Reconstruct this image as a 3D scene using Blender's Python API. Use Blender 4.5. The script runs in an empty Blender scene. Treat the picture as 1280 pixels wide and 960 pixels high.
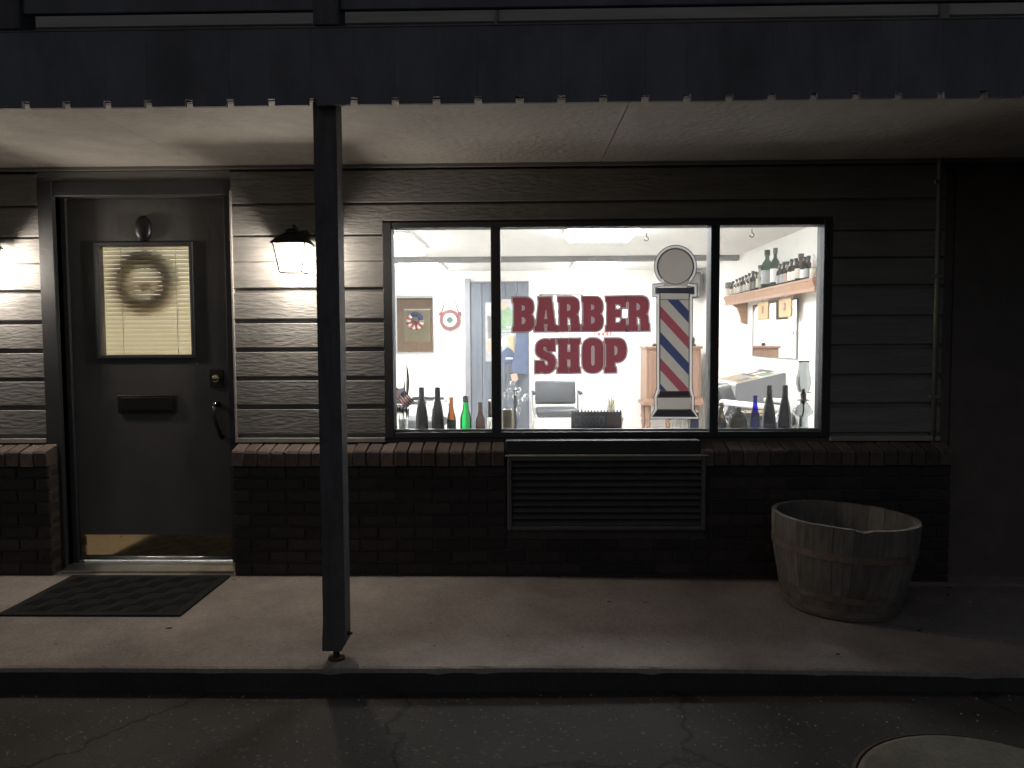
import bpy, bmesh, math, random
from mathutils import Vector, Matrix, Euler
from mathutils.geometry import tessellate_polygon
R = math.radians
random.seed(7)
SC = bpy.context.scene
COL = SC.collection

# ------------------------------------------------------------------ camera
CAM = Vector((0.0, -4.23, 1.28)); FPX = 960.0
PITCH, YAW, ROLL = math.atan(55/960), math.atan(20/960), R(-0.3)
CM = Matrix.Rotation(YAW, 3, 'Z') @ Matrix.Rotation(R(90)-PITCH, 3, 'X') @ Matrix.Rotation(ROLL, 3, 'Z')
cd = bpy.data.cameras.new('camera'); cam = bpy.data.objects.new('camera', cd); COL.objects.link(cam)
cam.matrix_world = Matrix.Translation(CAM) @ CM.to_4x4()
cd.lens = 27.0; cd.sensor_width = 36.0; cd.clip_start = 0.05; cd.clip_end = 2000
SC.camera = cam
# ------------------------------------------------------------------ sky, night fill, exposure
W = bpy.data.worlds.new('World'); SC.world = W; W.use_nodes = True
nt = W.node_tree; nt.nodes.clear()
sky = nt.nodes.new('ShaderNodeTexSky'); sky.sky_type = 'NISHITA'; sky.sun_disc = False
sky.sun_elevation = R(38); sky.sun_rotation = R(200)
bg = nt.nodes.new('ShaderNodeBackground'); bg.inputs['Strength'].default_value = 0.0042
wo = nt.nodes.new('ShaderNodeOutputWorld')
nt.links.new(sky.outputs[0], bg.inputs[0]); nt.links.new(bg.outputs[0], wo.inputs[0])
sl = bpy.data.lights.new('night_fill', 'SUN'); sl.energy = 0.010; sl.angle = R(12); sl.color = (1.0, 0.86, 0.70)  # weak warm fill from behind the camera, added with no source in view
so = bpy.data.objects.new('night_fill', sl); COL.objects.link(so)
so.rotation_euler = Euler((R(52), 0, R(-20)), 'XYZ')
SC.view_settings.view_transform = 'Standard'; SC.view_settings.look = 'None'
SC.view_settings.exposure = 1.4; SC.view_settings.gamma = 1.0; SC.view_settings.use_curve_mapping = False
SC.render.engine = 'CYCLES'
SC.cycles.max_bounces = 10; SC.cycles.transparent_max_bounces = 24; SC.cycles.diffuse_bounces = 5
SC.cycles.sample_clamp_indirect = 4.0; SC.cycles.caustics_reflective = False; SC.cycles.caustics_refractive = False
SC.cycles.use_denoising = True
LANTERN_POWER = 15.5; TUBE_POWER = 15.5

# ------------------------------------------------------------------ pixel -> place helpers
def ray(px, py):
    return CM @ Vector(((px-640)/FPX, -(py-480)/FPX, -1.0))
def atY(px, py, Y):
    d = ray(px, py); return CAM + d*((Y-CAM.y)/d.y)
def atZ(px, py, Z):
    d = ray(px, py); return CAM + d*((Z-CAM.z)/d.z)
def atX(px, py, X):
    d = ray(px, py); return CAM + d*((X-CAM.x)/d.x)
def zY(px, py, Y): return atY(px, py, Y).z

# ------------------------------------------------------------------ mesh builder
class MB:
    def __init__(s): s.v = []; s.f = []; s.m = []; s.sm = []; s.cm = 0; s.cs = False
    def add(s, vs, fs):
        o = len(s.v); s.v += [Vector(v) for v in vs]
        for f in fs: s.f.append([i+o for i in f]); s.m.append(s.cm); s.sm.append(s.cs)
        return s
    def mat(s, i): s.cm = i; return s
    def smooth(s, b=True): s.cs = b; return s
    def box(s, x0, x1, y0, y1, z0, z1, c=0.0):
        if c <= 0:
            vs = [(x, y, z) for z in (z0, z1) for y in (y0, y1) for x in (x0, x1)]
            return s.add(vs, [(0,2,3,1),(4,5,7,6),(0,1,5,4),(2,6,7,3),(0,4,6,2),(1,3,7,5)])
        bm = bmesh.new(); bmesh.ops.create_cube(bm, size=1)
        for v in bm.verts:
            v.co = Vector(((x0+x1)/2+v.co.x*(x1-x0), (y0+y1)/2+v.co.y*(y1-y0), (z0+z1)/2+v.co.z*(z1-z0)))
        bmesh.ops.bevel(bm, geom=bm.edges[:], offset=c, segments=1, affect='EDGES', clamp_overlap=True)
        return s.bm(bm)
    def bm(s, bm):
        bm.verts.index_update()
        s.add([v.co.copy() for v in bm.verts], [[v.index for v in f.verts] for f in bm.faces]); bm.free(); return s
    def prism(s, pts, axis, a, b):
        """pts 2D polygon extruded along axis from a to b"""
        def mk(p, t):
            return {'x': (t, p[0], p[1]), 'y': (p[0], t, p[1]), 'z': (p[0], p[1], t)}[axis]
        n = len(pts)
        vs = [mk(p, a) for p in pts]+[mk(p, b) for p in pts]
        fs = [list(range(n))[::-1], list(range(n, 2*n))]+[(i, (i+1) % n, n+(i+1) % n, n+i) for i in range(n)]
        return s.add(vs, fs)
    def lathe(s, prof, c=(0,0,0), n=20, cap=True):
        vs = []; fs = []
        for r, z in prof:
            for k in range(n):
                a = 2*math.pi*k/n; vs.append((c[0]+r*math.cos(a), c[1]+r*math.sin(a), c[2]+z))
        for j in range(len(prof)-1):
            for k in range(n):
                k2 = (k+1) % n; fs.append((j*n+k, j*n+k2, (j+1)*n+k2, (j+1)*n+k))
        if cap:
            if prof[0][0] > 1e-5: fs.append(tuple(range(n))[::-1])
            if prof[-1][0] > 1e-5: fs.append(tuple((len(prof)-1)*n+k for k in range(n)))
        return s.add(vs, fs)
    def tube(s, path, r, n=8, closed=False):
        P = [Vector(p) for p in path]; m = len(P); vs = []; fs = []
        rr = r if isinstance(r, (list, tuple)) else [r]*m
        up = None
        for i, p in enumerate(P):
            a = P[(i-1) % m] if (closed or i > 0) else p
            b = P[(i+1) % m] if (closed or i < m-1) else p
            t = (b-a).normalized()
            if up is None:
                up = t.orthogonal().normalized()
            else:
                up = (up - t*up.dot(t))
                up = up.normalized() if up.length > 1e-6 else t.orthogonal().normalized()
            w = t.cross(up)
            for k in range(n):
                g = 2*math.pi*k/n; vs.append(p+(up*math.cos(g)+w*math.sin(g))*rr[i])
        for i in range(m if closed else m-1):
            j = (i+1) % m
            for k in range(n):
                k2 = (k+1) % n; fs.append((i*n+k, i*n+k2, j*n+k2, j*n+k))
        if not closed:
            fs.append(tuple(range(n))[::-1]); fs.append(tuple((m-1)*n+k for k in range(n)))
        return s.add(vs, fs)
    def quadstrip(s, L, Rr):
        n = len(L); return s.add(list(L)+list(Rr), [(i, i+1, n+i+1, n+i) for i in range(n-1)])
    def xf(s, M):
        s.v = [M @ v for v in s.v]; return s
    def build(s, name, mats, parent=None, loc=None, local=False):
        me = bpy.data.meshes.new(name)
        base = Vector(loc) if loc is not None else (WL[parent.name] if parent is not None and not local else Vector())
        me.from_pydata([v-base for v in s.v] if not local else s.v, [], s.f)
        mats = mats if isinstance(mats, (list, tuple)) else [mats]
        for mt in mats: me.materials.append(M[mt] if isinstance(mt, str) else mt)
        for i, p in enumerate(me.polygons):
            p.material_index = s.m[i]; p.use_smooth = s.sm[i]
        me.validate(); me.update()
        bm = bmesh.new(); bm.from_mesh(me); bmesh.ops.recalc_face_normals(bm, faces=bm.faces[:]); bm.to_mesh(me); bm.free()
        o = bpy.data.objects.new(name, me); COL.objects.link(o)
        if parent is not None:
            o.parent = parent
        elif loc is not None:
            o.location = base
        WL[o.name] = base.copy()
        return o
WL = {}
def thing(name, label, cat, loc=(0,0,0), group=None):
    o = bpy.data.objects.new(name, None); COL.objects.link(o); o.location = loc; o.empty_display_size = 0.1
    WL[o.name] = Vector(loc); return tag(o, label, cat, group)
def tag(o, label, cat, group=None, kind=None):
    if label: o['label'] = label
    if cat: o['category'] = cat
    if group: o['group'] = group
    if kind: o['kind'] = kind
    return o
def struct(o): o['kind'] = 'structure'; return o
def node(name, parent):
    """an Empty that is a part holding sub-parts"""
    o = bpy.data.objects.new(name, None); COL.objects.link(o); o.parent = parent; WL[o.name] = WL[parent.name].copy(); o.empty_display_size = 0.1
    return o
def copy_tree(o, parent=None):
    c = o.copy(); COL.objects.link(c); c.parent = parent
    WL[c.name] = WL[o.name].copy()
    for ch in list(o.children): copy_tree(ch, c)
    return c

# ------------------------------------------------------------------ materials
M = {}
def nodes_of(name):
    m = bpy.data.materials.new(name); m.use_nodes = True; t = m.node_tree; t.nodes.clear()
    out = t.nodes.new('ShaderNodeOutputMaterial'); M[name] = m
    return m, t, out
def L(t, a, b): t.links.new(a, b)
def mk(name, col, rough=0.6, var=0.18, scale=6, stretch=(1,1,1), bump=0.0, bscale=60, bstretch=(1,1,1), metal=0.0, rnd=0.0, spec=0.5, stain=0.0, stain_col=None, stain_scale=1.5, coat=0.0):
    m, t, out = nodes_of(name)
    p = t.nodes.new('ShaderNodeBsdfPrincipled'); L(t, p.outputs[0], out.inputs[0])
    p.inputs['Roughness'].default_value = rough; p.inputs['Metallic'].default_value = metal
    p.inputs['Specular IOR Level'].default_value = spec; p.inputs['Coat Weight'].default_value = coat
    tc = t.nodes.new('ShaderNodeTexCoord'); mp = t.nodes.new('ShaderNodeMapping'); mp.inputs['Scale'].default_value = stretch
    L(t, tc.outputs['Object'], mp.inputs[0])
    nz = t.nodes.new('ShaderNodeTexNoise'); nz.inputs['Scale'].default_value = scale; nz.inputs['Detail'].default_value = 6; nz.inputs['Roughness'].default_value = 0.65
    L(t, mp.outputs[0], nz.inputs['Vector'])
    mr = t.nodes.new('ShaderNodeMapRange'); mr.inputs['From Min'].default_value = 0.3; mr.inputs['From Max'].default_value = 0.7
    mr.inputs['To Min'].default_value = 1-var; mr.inputs['To Max'].default_value = 1+var
    L(t, nz.outputs['Fac'], mr.inputs[0])
    last = mr.outputs[0]
    if rnd:
        oi = t.nodes.new('ShaderNodeObjectInfo'); r2 = t.nodes.new('ShaderNodeMapRange')
        r2.inputs['To Min'].default_value = 1-rnd; r2.inputs['To Max'].default_value = 1+rnd
        L(t, oi.outputs['Random'], r2.inputs[0])
        mu = t.nodes.new('ShaderNodeMath'); mu.operation = 'MULTIPLY'; L(t, last, mu.inputs[0]); L(t, r2.outputs[0], mu.inputs[1]); last = mu.outputs[0]
    vm = t.nodes.new('ShaderNodeVectorMath'); vm.operation = 'SCALE'; vm.inputs[0].default_value = col; L(t, last, vm.inputs['Scale'])
    cout = vm.outputs[0]
    if stain:
        n2 = t.nodes.new('ShaderNodeTexNoise'); n2.inputs['Scale'].default_value = stain_scale; n2.inputs['Detail'].default_value = 8; n2.inputs['Roughness'].default_value = 0.7
        L(t, tc.outputs['Object'], n2.inputs['Vector'])
        r3 = t.nodes.new('ShaderNodeMapRange'); r3.inputs['From Min'].default_value = 0.48; r3.inputs['From Max'].default_value = 0.72; r3.inputs['To Max'].default_value = stain
        L(t, n2.outputs['Fac'], r3.inputs[0])
        mx = t.nodes.new('ShaderNodeMix'); mx.data_type = 'RGBA'; L(t, r3.outputs[0], mx.inputs['Factor']); L(t, cout, mx.inputs[6])
        mx.inputs[7].default_value = (*(stain_col or tuple(c*0.4 for c in col)), 1); cout = mx.outputs[2]
    L(t, cout, p.inputs['Base Color'])
    if bump:
        mp2 = t.nodes.new('ShaderNodeMapping'); mp2.inputs['Scale'].default_value = bstretch; L(t, tc.outputs['Object'], mp2.inputs[0])
        n3 = t.nodes.new('ShaderNodeTexNoise'); n3.inputs['Scale'].default_value = bscale; n3.inputs['Detail'].default_value = 5
        L(t, mp2.outputs[0], n3.inputs['Vector'])
        b = t.nodes.new('ShaderNodeBump'); b.inputs['Strength'].default_value = min(1, bump); b.inputs['Distance'].default_value = 0.004*max(1, bump)
        L(t, n3.outputs['Fac'], b.inputs['Height']); L(t, b.outputs[0], p.inputs['Normal'])
    return m
def mk_emit(name, col, s):
    m, t, out = nodes_of(name); e = t.nodes.new('ShaderNodeEmission'); e.inputs[0].default_value = (*col, 1); e.inputs[1].default_value = s; L(t, e.outputs[0], out.inputs[0])
def mk_tint(name, col, refl=0.06, rough=0.05):
    """thin tinted glass: coloured see-through wall with a fresnel gloss"""
    m, t, out = nodes_of(name)
    tr = t.nodes.new('ShaderNodeBsdfTransparent'); tr.inputs[0].default_value = (*col, 1)
    gl = t.nodes.new('ShaderNodeBsdfGlossy'); gl.inputs['Roughness'].default_value = rough
    fr = t.nodes.new('ShaderNodeFresnel'); fr.inputs[0].default_value = 1.45
    mx = t.nodes.new('ShaderNodeMixShader'); L(t, fr.outputs[0], mx.inputs[0]); L(t, tr.outputs[0], mx.inputs[1]); L(t, gl.outputs[0], mx.inputs[2]); L(t, mx.outputs[0], out.inputs[0])
def mk_clear(name, rough=0.0, ior=1.3, col=(0.93,0.95,0.94)):
    m, t, out = nodes_of(name); p = t.nodes.new('ShaderNodeBsdfPrincipled'); p.inputs['Base Color'].default_value = (*col, 1)
    p.inputs['Transmission Weight'].default_value = 1; p.inputs['Roughness'].default_value = rough; p.inputs['IOR'].default_value = ior; L(t, p.outputs[0], out.inputs[0])
def mk_thin(name, col, tcol, fac=0.5, noise=0.0):
    """a thin sheet that lets light through: diffuse front, translucent from behind"""
    m, t, out = nodes_of(name)
    d = t.nodes.new('ShaderNodeBsdfDiffuse'); d.inputs[0].default_value = (*col, 1)
    tl = t.nodes.new('ShaderNodeBsdfTranslucent'); tl.inputs[0].default_value = (*tcol, 1)
    mx = t.nodes.new('ShaderNodeMixShader'); mx.inputs[0].default_value = fac
    L(t, d.outputs[0], mx.inputs[1]); L(t, tl.outputs[0], mx.inputs[2]); L(t, mx.outputs[0], out.inputs[0])
    if noise:
        tc = t.nodes.new('ShaderNodeTexCoord'); nz = t.nodes.new('ShaderNodeTexNoise'); nz.inputs['Scale'].default_value = 25; nz.inputs['Detail'].default_value = 4
        L(t, tc.outputs['Object'], nz.inputs['Vector']); mr = t.nodes.new('ShaderNodeMapRange'); mr.inputs['To Min'].default_value = 1-noise; mr.inputs['To Max'].default_value = 1+noise
        L(t, nz.outputs['Fac'], mr.inputs[0]); vm = t.nodes.new('ShaderNodeVectorMath'); vm.operation = 'SCALE'; vm.inputs[0].default_value = tcol; L(t, mr.outputs[0], vm.inputs['Scale']); L(t, vm.outputs[0], tl.inputs[0])

mk('siding', (0.235,0.228,0.222), 0.6, 0.16, 5, (0.5,1,6), 1.3, 42, (0.4,1,1.6), rnd=0.06, stain=0.25, stain_scale=3)
mk('frieze', (0.20,0.195,0.195), 0.6, 0.15, 6, (0.4,1,4), 0.6, 30, (0.4,1,3))
mk('upper_siding', (0.60,0.57,0.52), 0.7, 0.15, 5, (0.3,1,5), 0.5, 30, (0.4,1,3))
mk('dark_wall', (0.13,0.11,0.10), 0.7, 0.2, 4, bump=0.4, bscale=50)
mk('trim_light', (0.36,0.34,0.32), 0.5, 0.12, 8, bump=0.2)
mk('frame_dark', (0.036,0.038,0.043), 0.6, 0.15, 10, bump=0.15, bscale=120)
mk('door_paint', (0.082,0.079,0.082), 0.5, 0.16, 3, (1,1,0.5), 0.35, 40, (1,1,0.25), stain=0.35, stain_scale=2.2)
mk('door_inner', (0.20,0.12,0.07), 0.5, 0.2, 6, (4,1,0.6))
mk('black_metal', (0.018,0.018,0.02), 0.38, 0.2, 20, metal=0.3)
mk('bronze', (0.05,0.042,0.038), 0.4, 0.2, 20, metal=0.5)
mk('brass', (0.90,0.76,0.46), 0.09, 0.12, 9, metal=1.0, stain=0.3, stain_col=(0.35,0.28,0.16))
mk('aluminium', (0.55,0.55,0.55), 0.35, 0.12, 12, metal=0.9)
mk('chrome', (0.75,0.75,0.76), 0.12, 0.05, 12, metal=1.0)
mk('brick', (0.040,0.032,0.031), 0.85, 0.32, 22, bump=0.9, bscale=70, rnd=0.35, stain=0.4, stain_col=(0.03,0.028,0.028), stain_scale=9)
mk('brick_cap', (0.115,0.086,0.078), 0.85, 0.3, 20, bump=0.9, bscale=70, rnd=0.3)
mk('mortar', (0.075,0.068,0.064), 0.95, 0.2, 30, bump=0.8, bscale=90)
mk('soffit', (0.44,0.415,0.385), 0.85, 0.12, 3, bump=1.6, bscale=30, stain=0.45, stain_scale=1.6)
mk('fascia', (0.19,0.19,0.215), 0.7, 0.25, 3, (2,2,0.8), 0.5, 35, (4,4,0.4), rnd=0.03, stain=0.4, stain_scale=2.0)
mk('post_paint', (0.125,0.122,0.126), 0.65, 0.3, 8, (3,3,0.3), 0.9, 45, (3,3,0.25), stain=0.6, stain_scale=9)
mk('rust', (0.10,0.06,0.04), 0.8, 0.3, 40, bump=0.4, metal=0.3)
mk('rubber', (0.007,0.007,0.008), 0.9, 0.25, 30, bump=0.5, bscale=150)
mk('barrel_wood', (0.19,0.168,0.148), 0.85, 0.35, 8, (5,5,0.7), 1.0, 40, (5,5,0.4), rnd=0.22, stain=0.5, stain_col=(0.12,0.11,0.10), stain_scale=6)
mk('hoop', (0.26,0.205,0.17), 0.6, 0.35, 14, bump=0.5, metal=0.35, stain=0.5, stain_col=(0.13,0.06,0.03), stain_scale=8)
mk('soil', (0.035,0.028,0.02), 1.0, 0.4, 20, bump=1.0, bscale=40)
mk('white_wall', (0.80,0.785,0.75), 0.8, 0.03, 3, bump=0.12, bscale=80)
mk('ceiling_white', (0.66,0.65,0.63), 0.9, 0.03, 4, bump=0.4, bscale=70)
mk('floor_tile', (0.55,0.53,0.49), 0.35, 0.08, 4)
mk('inner_sill', (0.58,0.56,0.52), 0.5, 0.08, 6)
mk('beam_grey', (0.20,0.195,0.19), 0.6, 0.15, 8, (0.5,3,3))
mk('door_slate', (0.12,0.135,0.16), 0.55, 0.15, 5, (5,1,0.5))
mk('casing_grey', (0.22,0.22,0.235), 0.55, 0.1, 8)
mk('pine', (0.34,0.19,0.11), 0.5, 0.22, 5, (0.8,6,6), 0.2, 40)
mk('cabinet_wood', (0.29,0.165,0.105), 0.45, 0.2, 5, (6,6,0.6), 0.2, 40)
mk('leather', (0.035,0.037,0.042), 0.36, 0.15, 12, bump=0.25, bscale=90)
mk('leather_grey', (0.065,0.068,0.075), 0.38, 0.15, 12, bump=0.25, bscale=90)
mk('white_enamel', (0.8,0.79,0.77), 0.3, 0.04, 6)
mk('paper', (0.75,0.72,0.66), 0.7, 0.1, 8)
mk('print_dark', (0.16,0.15,0.14), 0.6, 0.3, 15)
mk('print_red', (0.45,0.10,0.08), 0.6, 0.2, 15)
mk('print_tan', (0.50,0.38,0.22), 0.6, 0.25, 15)
mk('print_green', (0.20,0.30,0.19), 0.6, 0.25, 15)
mk('print_blue', (0.075,0.10,0.17), 0.6, 0.25, 10)
mk('print_grey', (0.36,0.37,0.38), 0.6, 0.25, 15)
mk('print_skin', (0.50,0.33,0.25), 0.6, 0.2, 15)
mk('plaque_red', (0.15,0.045,0.042), 0.5, 0.15, 12)
mk('plaque_green', (0.03,0.075,0.055), 0.5, 0.15, 12)
mk('plaque_wood', (0.50,0.34,0.16), 0.5, 0.2, 14, (1,4,1))
mk('string', (0.07,0.04,0.03), 0.8, 0.2, 40)
mk('speaker_grey', (0.10,0.105,0.12), 0.7, 0.1, 30)
mk('bottle_dark', (0.016,0.010,0.011), 0.16, 0.2, 12, spec=0.6)
mk('foil', (0.10,0.09,0.075), 0.4, 0.3, 30, metal=0.4)
mk('cap_dark', (0.035,0.032,0.03), 0.4, 0.2, 20)
mk('label_dark', (0.025,0.04,0.035), 0.6, 0.25, 40)
mk('label_cream', (0.60,0.55,0.45), 0.6, 0.2, 30, rnd=0.15)
mk('can_metal', (0.33,0.27,0.17), 0.35, 0.35, 22, metal=0.6)
mk('sign_black', (0.05,0.05,0.054), 0.5, 0.15, 30)
mk('sign_letter', (0.13,0.13,0.14), 0.55, 0.12, 30)
mk('sign_red', (0.14,0.028,0.03), 0.5, 0.2, 30)
mk('leaf', (0.13,0.15,0.06), 0.6, 0.3, 20)
mk('leaf_pale', (0.40,0.38,0.26), 0.6, 0.2, 20)
mk('terracotta', (0.35,0.27,0.21), 0.7, 0.15, 12)
mk('feather', (0.05,0.042,0.035), 0.7, 0.4, 20, (1,1,5))
mk('flag_red', (0.50,0.045,0.05), 0.7, 0.1, 20); mk('flag_white', (0.78,0.76,0.72), 0.7, 0.06, 20); mk('flag_blue', (0.03,0.045,0.16), 0.7, 0.1, 20)
mk('blue_tin', (0.05,0.07,0.20), 0.4, 0.2, 14)
mk('mirror', (0.86,0.88,0.87), 0.015, 0.0, 4, metal=1.0)
mk('conduit', (0.23,0.22,0.20), 0.5, 0.2, 20, metal=0.3)
mk('vent_paint', (0.115,0.115,0.12), 0.5, 0.15, 12, bump=0.15)
mk('cloth_strap', (0.7,0.68,0.6), 0.8, 0.05, 20)
mk_tint('glass_pane', (0.97,0.975,0.975), rough=0.0)
def grime_haze():  # uneven grime film, also put in as a haze of interior glow
    t = M['glass_pane'].node_tree; out = [n for n in t.nodes if n.type == 'OUTPUT_MATERIAL'][0]; src = out.inputs[0].links[0].from_socket
    tl = t.nodes.new('ShaderNodeBsdfTranslucent'); tl.inputs[0].default_value = (0.8,0.82,0.85,1)
    tc = t.nodes.new('ShaderNodeTexCoord'); nz = t.nodes.new('ShaderNodeTexNoise'); nz.inputs['Scale'].default_value = 5; nz.inputs['Detail'].default_value = 9; nz.inputs['Roughness'].default_value = 0.75
    L(t, tc.outputs['Object'], nz.inputs['Vector']); mr = t.nodes.new('ShaderNodeMapRange'); mr.inputs['From Min'].default_value = 0.4; mr.inputs['From Max'].default_value = 0.75; mr.inputs['To Min'].default_value = 0.012; mr.inputs['To Max'].default_value = 0.06
    L(t, nz.outputs['Fac'], mr.inputs[0]); mx = t.nodes.new('ShaderNodeMixShader'); L(t, mr.outputs[0], mx.inputs[0]); L(t, src, mx.inputs[1]); L(t, tl.outputs[0], mx.inputs[2]); L(t, mx.outputs[0], out.inputs[0])
grime_haze()
mk_tint('glass_green', (0.10,0.80,0.32)); mk_tint('glass_blue', (0.13,0.10,0.78)); mk_tint('glass_amber', (0.52,0.27,0.07)); mk_tint('glass_brown', (0.45,0.20,0.12))
mk_tint('glass_olive', (0.42,0.36,0.22)); mk_tint('glass_shelf_green', (0.25,0.36,0.27)); mk_tint('glass_shelf', (0.75,0.74,0.70)); mk_tint('glass_shelf_dark', (0.36,0.30,0.26))
mk_clear('glass_clear', 0.0, 1.4); mk_clear('glass_lamp', 0.0, 1.45, (0.62,0.65,0.65))
mk_thin('vinyl_red', (0.16,0.05,0.06), (0.245,0.062,0.078), 0.5, 0.12)
mk_thin('vinyl_maroon', (0.10,0.03,0.035), (0.085,0.03,0.035), 0.5)
mk_thin('vinyl_edge', (0.42,0.34,0.34), (0.42,0.335,0.335), 0.5)
mk_thin('vinyl_dark', (0.05,0.045,0.05), (0.03,0.028,0.03), 0.4)
mk_thin('vinyl_grey', (0.36,0.34,0.32), (0.36,0.33,0.298), 0.5, 0.06)
mk_thin('vinyl_white', (0.7,0.7,0.69), (0.72,0.71,0.69), 0.5)
mk_thin('vinyl_blue', (0.03,0.04,0.09), (0.042,0.052,0.115), 0.5, 0.1)
mk_thin('vinyl_navy', (0.03,0.032,0.04), (0.034,0.036,0.048), 0.5)
mk_thin('blind_slat', (0.60,0.55,0.42), (0.72,0.63,0.40), 0.55)
mk_thin('lantern_pane', (0.8,0.8,0.78), (0.9,0.88,0.82), 0.6)
mk_emit('bulb', (1.0,0.89,0.75), LANTERN_POWER*10.5)
mk_emit('tube_light', (0.97,0.985,1.0), TUBE_POWER)
# lantern panes: seeded glass, half see-through half glowing
def lantern_glass():
    m, t, out = nodes_of('lantern_glass')
    tr = t.nodes.new('ShaderNodeBsdfTransparent'); tl = t.nodes.new('ShaderNodeBsdfTranslucent'); tl.inputs[0].default_value = (0.95,0.93,0.88,1)
    mx = t.nodes.new('ShaderNodeMixShader'); mx.inputs[0].default_value = 0.3
    L(t, tr.outputs[0], mx.inputs[1]); L(t, tl.outputs[0], mx.inputs[2]); L(t, mx.outputs[0], out.inputs[0])
lantern_glass()
def ground_mat(name, c1, c2, rough, speck, cracks, big=0.9):
    m, t, out = nodes_of(name); p = t.nodes.new('ShaderNodeBsdfPrincipled'); L(t, p.outputs[0], out.inputs[0]); p.inputs['Roughness'].default_value = rough
    tc = t.nodes.new('ShaderNodeTexCoord')
    def noise(s, d=6, r=0.6):
        n = t.nodes.new('ShaderNodeTexNoise'); n.inputs['Scale'].default_value = s; n.inputs['Detail'].default_value = d; n.inputs['Roughness'].default_value = r
        L(t, tc.outputs['Object'], n.inputs['Vector']); return n
    a = noise(big, 8, 0.7); b = noise(70, 3)
    r = t.nodes.new('ShaderNodeMapRange'); r.inputs['From Min'].default_value = 0.35; r.inputs['From Max'].default_value = 0.68; L(t, a.outputs['Fac'], r.inputs[0])
    mx = t.nodes.new('ShaderNodeMix'); mx.data_type = 'RGBA'; L(t, r.outputs[0], mx.inputs['Factor']); mx.inputs[6].default_value = (*c1, 1); mx.inputs[7].default_value = (*c2, 1)
    r2 = t.nodes.new('ShaderNodeMapRange'); r2.inputs['From Min'].default_value = 0.3; r2.inputs['From Max'].default_value = 0.7; r2.inputs['To Min'].default_value = 0.85; r2.inputs['To Max'].default_value = 1.15; L(t, b.outputs['Fac'], r2.inputs[0])
    vm = t.nodes.new('ShaderNodeVectorMath'); vm.operation = 'SCALE'; L(t, mx.outputs[2], vm.inputs[0]); L(t, r2.outputs[0], vm.inputs['Scale'])
    col = vm.outputs[0]
    if speck:
        vo = t.nodes.new('ShaderNodeTexVoronoi'); vo.inputs['Scale'].default_value = 95; L(t, tc.outputs['Object'], vo.inputs['Vector'])
        r4 = t.nodes.new('ShaderNodeMapRange'); r4.inputs['From Min'].default_value = 0.955; r4.inputs['From Max'].default_value = 0.99
        sp = t.nodes.new('ShaderNodeSeparateColor'); L(t, vo.outputs['Color'], sp.inputs[0]); L(t, sp.outputs[0], r4.inputs[0])
        m2 = t.nodes.new('ShaderNodeMix'); m2.data_type = 'RGBA'; L(t, r4.outputs[0], m2.inputs['Factor']); L(t, col, m2.inputs[6]); m2.inputs[7].default_value = (speck, speck*0.97, speck*0.9, 1); col = m2.outputs[2]
    h = b.outputs['Fac']
    if cracks:
        wn = noise(2.2, 5); va = t.nodes.new('ShaderNodeVectorMath'); va.operation = 'MULTIPLY_ADD'; va.inputs[1].default_value = (0.5,0.5,0.5)
        L(t, wn.outputs['Color'], va.inputs[0]); L(t, tc.outputs['Object'], va.inputs[2])
        vc = t.nodes.new('ShaderNodeTexVoronoi'); vc.feature = 'DISTANCE_TO_EDGE'; vc.inputs['Scale'].default_value = cracks; L(t, va.outputs[0], vc.inputs['Vector'])
        r5 = t.nodes.new('ShaderNodeMapRange'); r5.inputs['From Max'].default_value = 0.012; L(t, vc.outputs['Distance'], r5.inputs[0])
        m3 = t.nodes.new('ShaderNodeMix'); m3.data_type = 'RGBA'; L(t, r5.outputs[0], m3.inputs['Factor']); m3.inputs[6].default_value = (0.012,0.011,0.010,1); L(t, col, m3.inputs[7]); col = m3.outputs[2]
    L(t, col, p.inputs['Base Color'])
    c = noise(130, 3); bp = t.nodes.new('ShaderNodeBump'); bp.inputs['Strength'].default_value = 0.7; bp.inputs['Distance'].default_value = 0.004
    ad = t.nodes.new('ShaderNodeMath'); ad.operation = 'ADD'; L(t, c.outputs['Fac'], ad.inputs[0]); L(t, h, ad.inputs[1]); L(t, ad.outputs[0], bp.inputs['Height']); L(t, bp.outputs[0], p.inputs['Normal'])
ground_mat('asphalt', (0.042,0.037,0.032), (0.078,0.069,0.060), 0.85, 0.12, 0.8)
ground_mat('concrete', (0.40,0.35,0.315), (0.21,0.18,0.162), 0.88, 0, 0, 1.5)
ground_mat('kerb_face', (0.075,0.068,0.06), (0.045,0.04,0.036), 0.9, 0, 0, 2)  # kerb front darkened in colour to hold its shade
ground_mat('disc_concrete', (0.24,0.22,0.175), (0.13,0.12,0.09), 0.9, 0, 0, 4)

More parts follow.
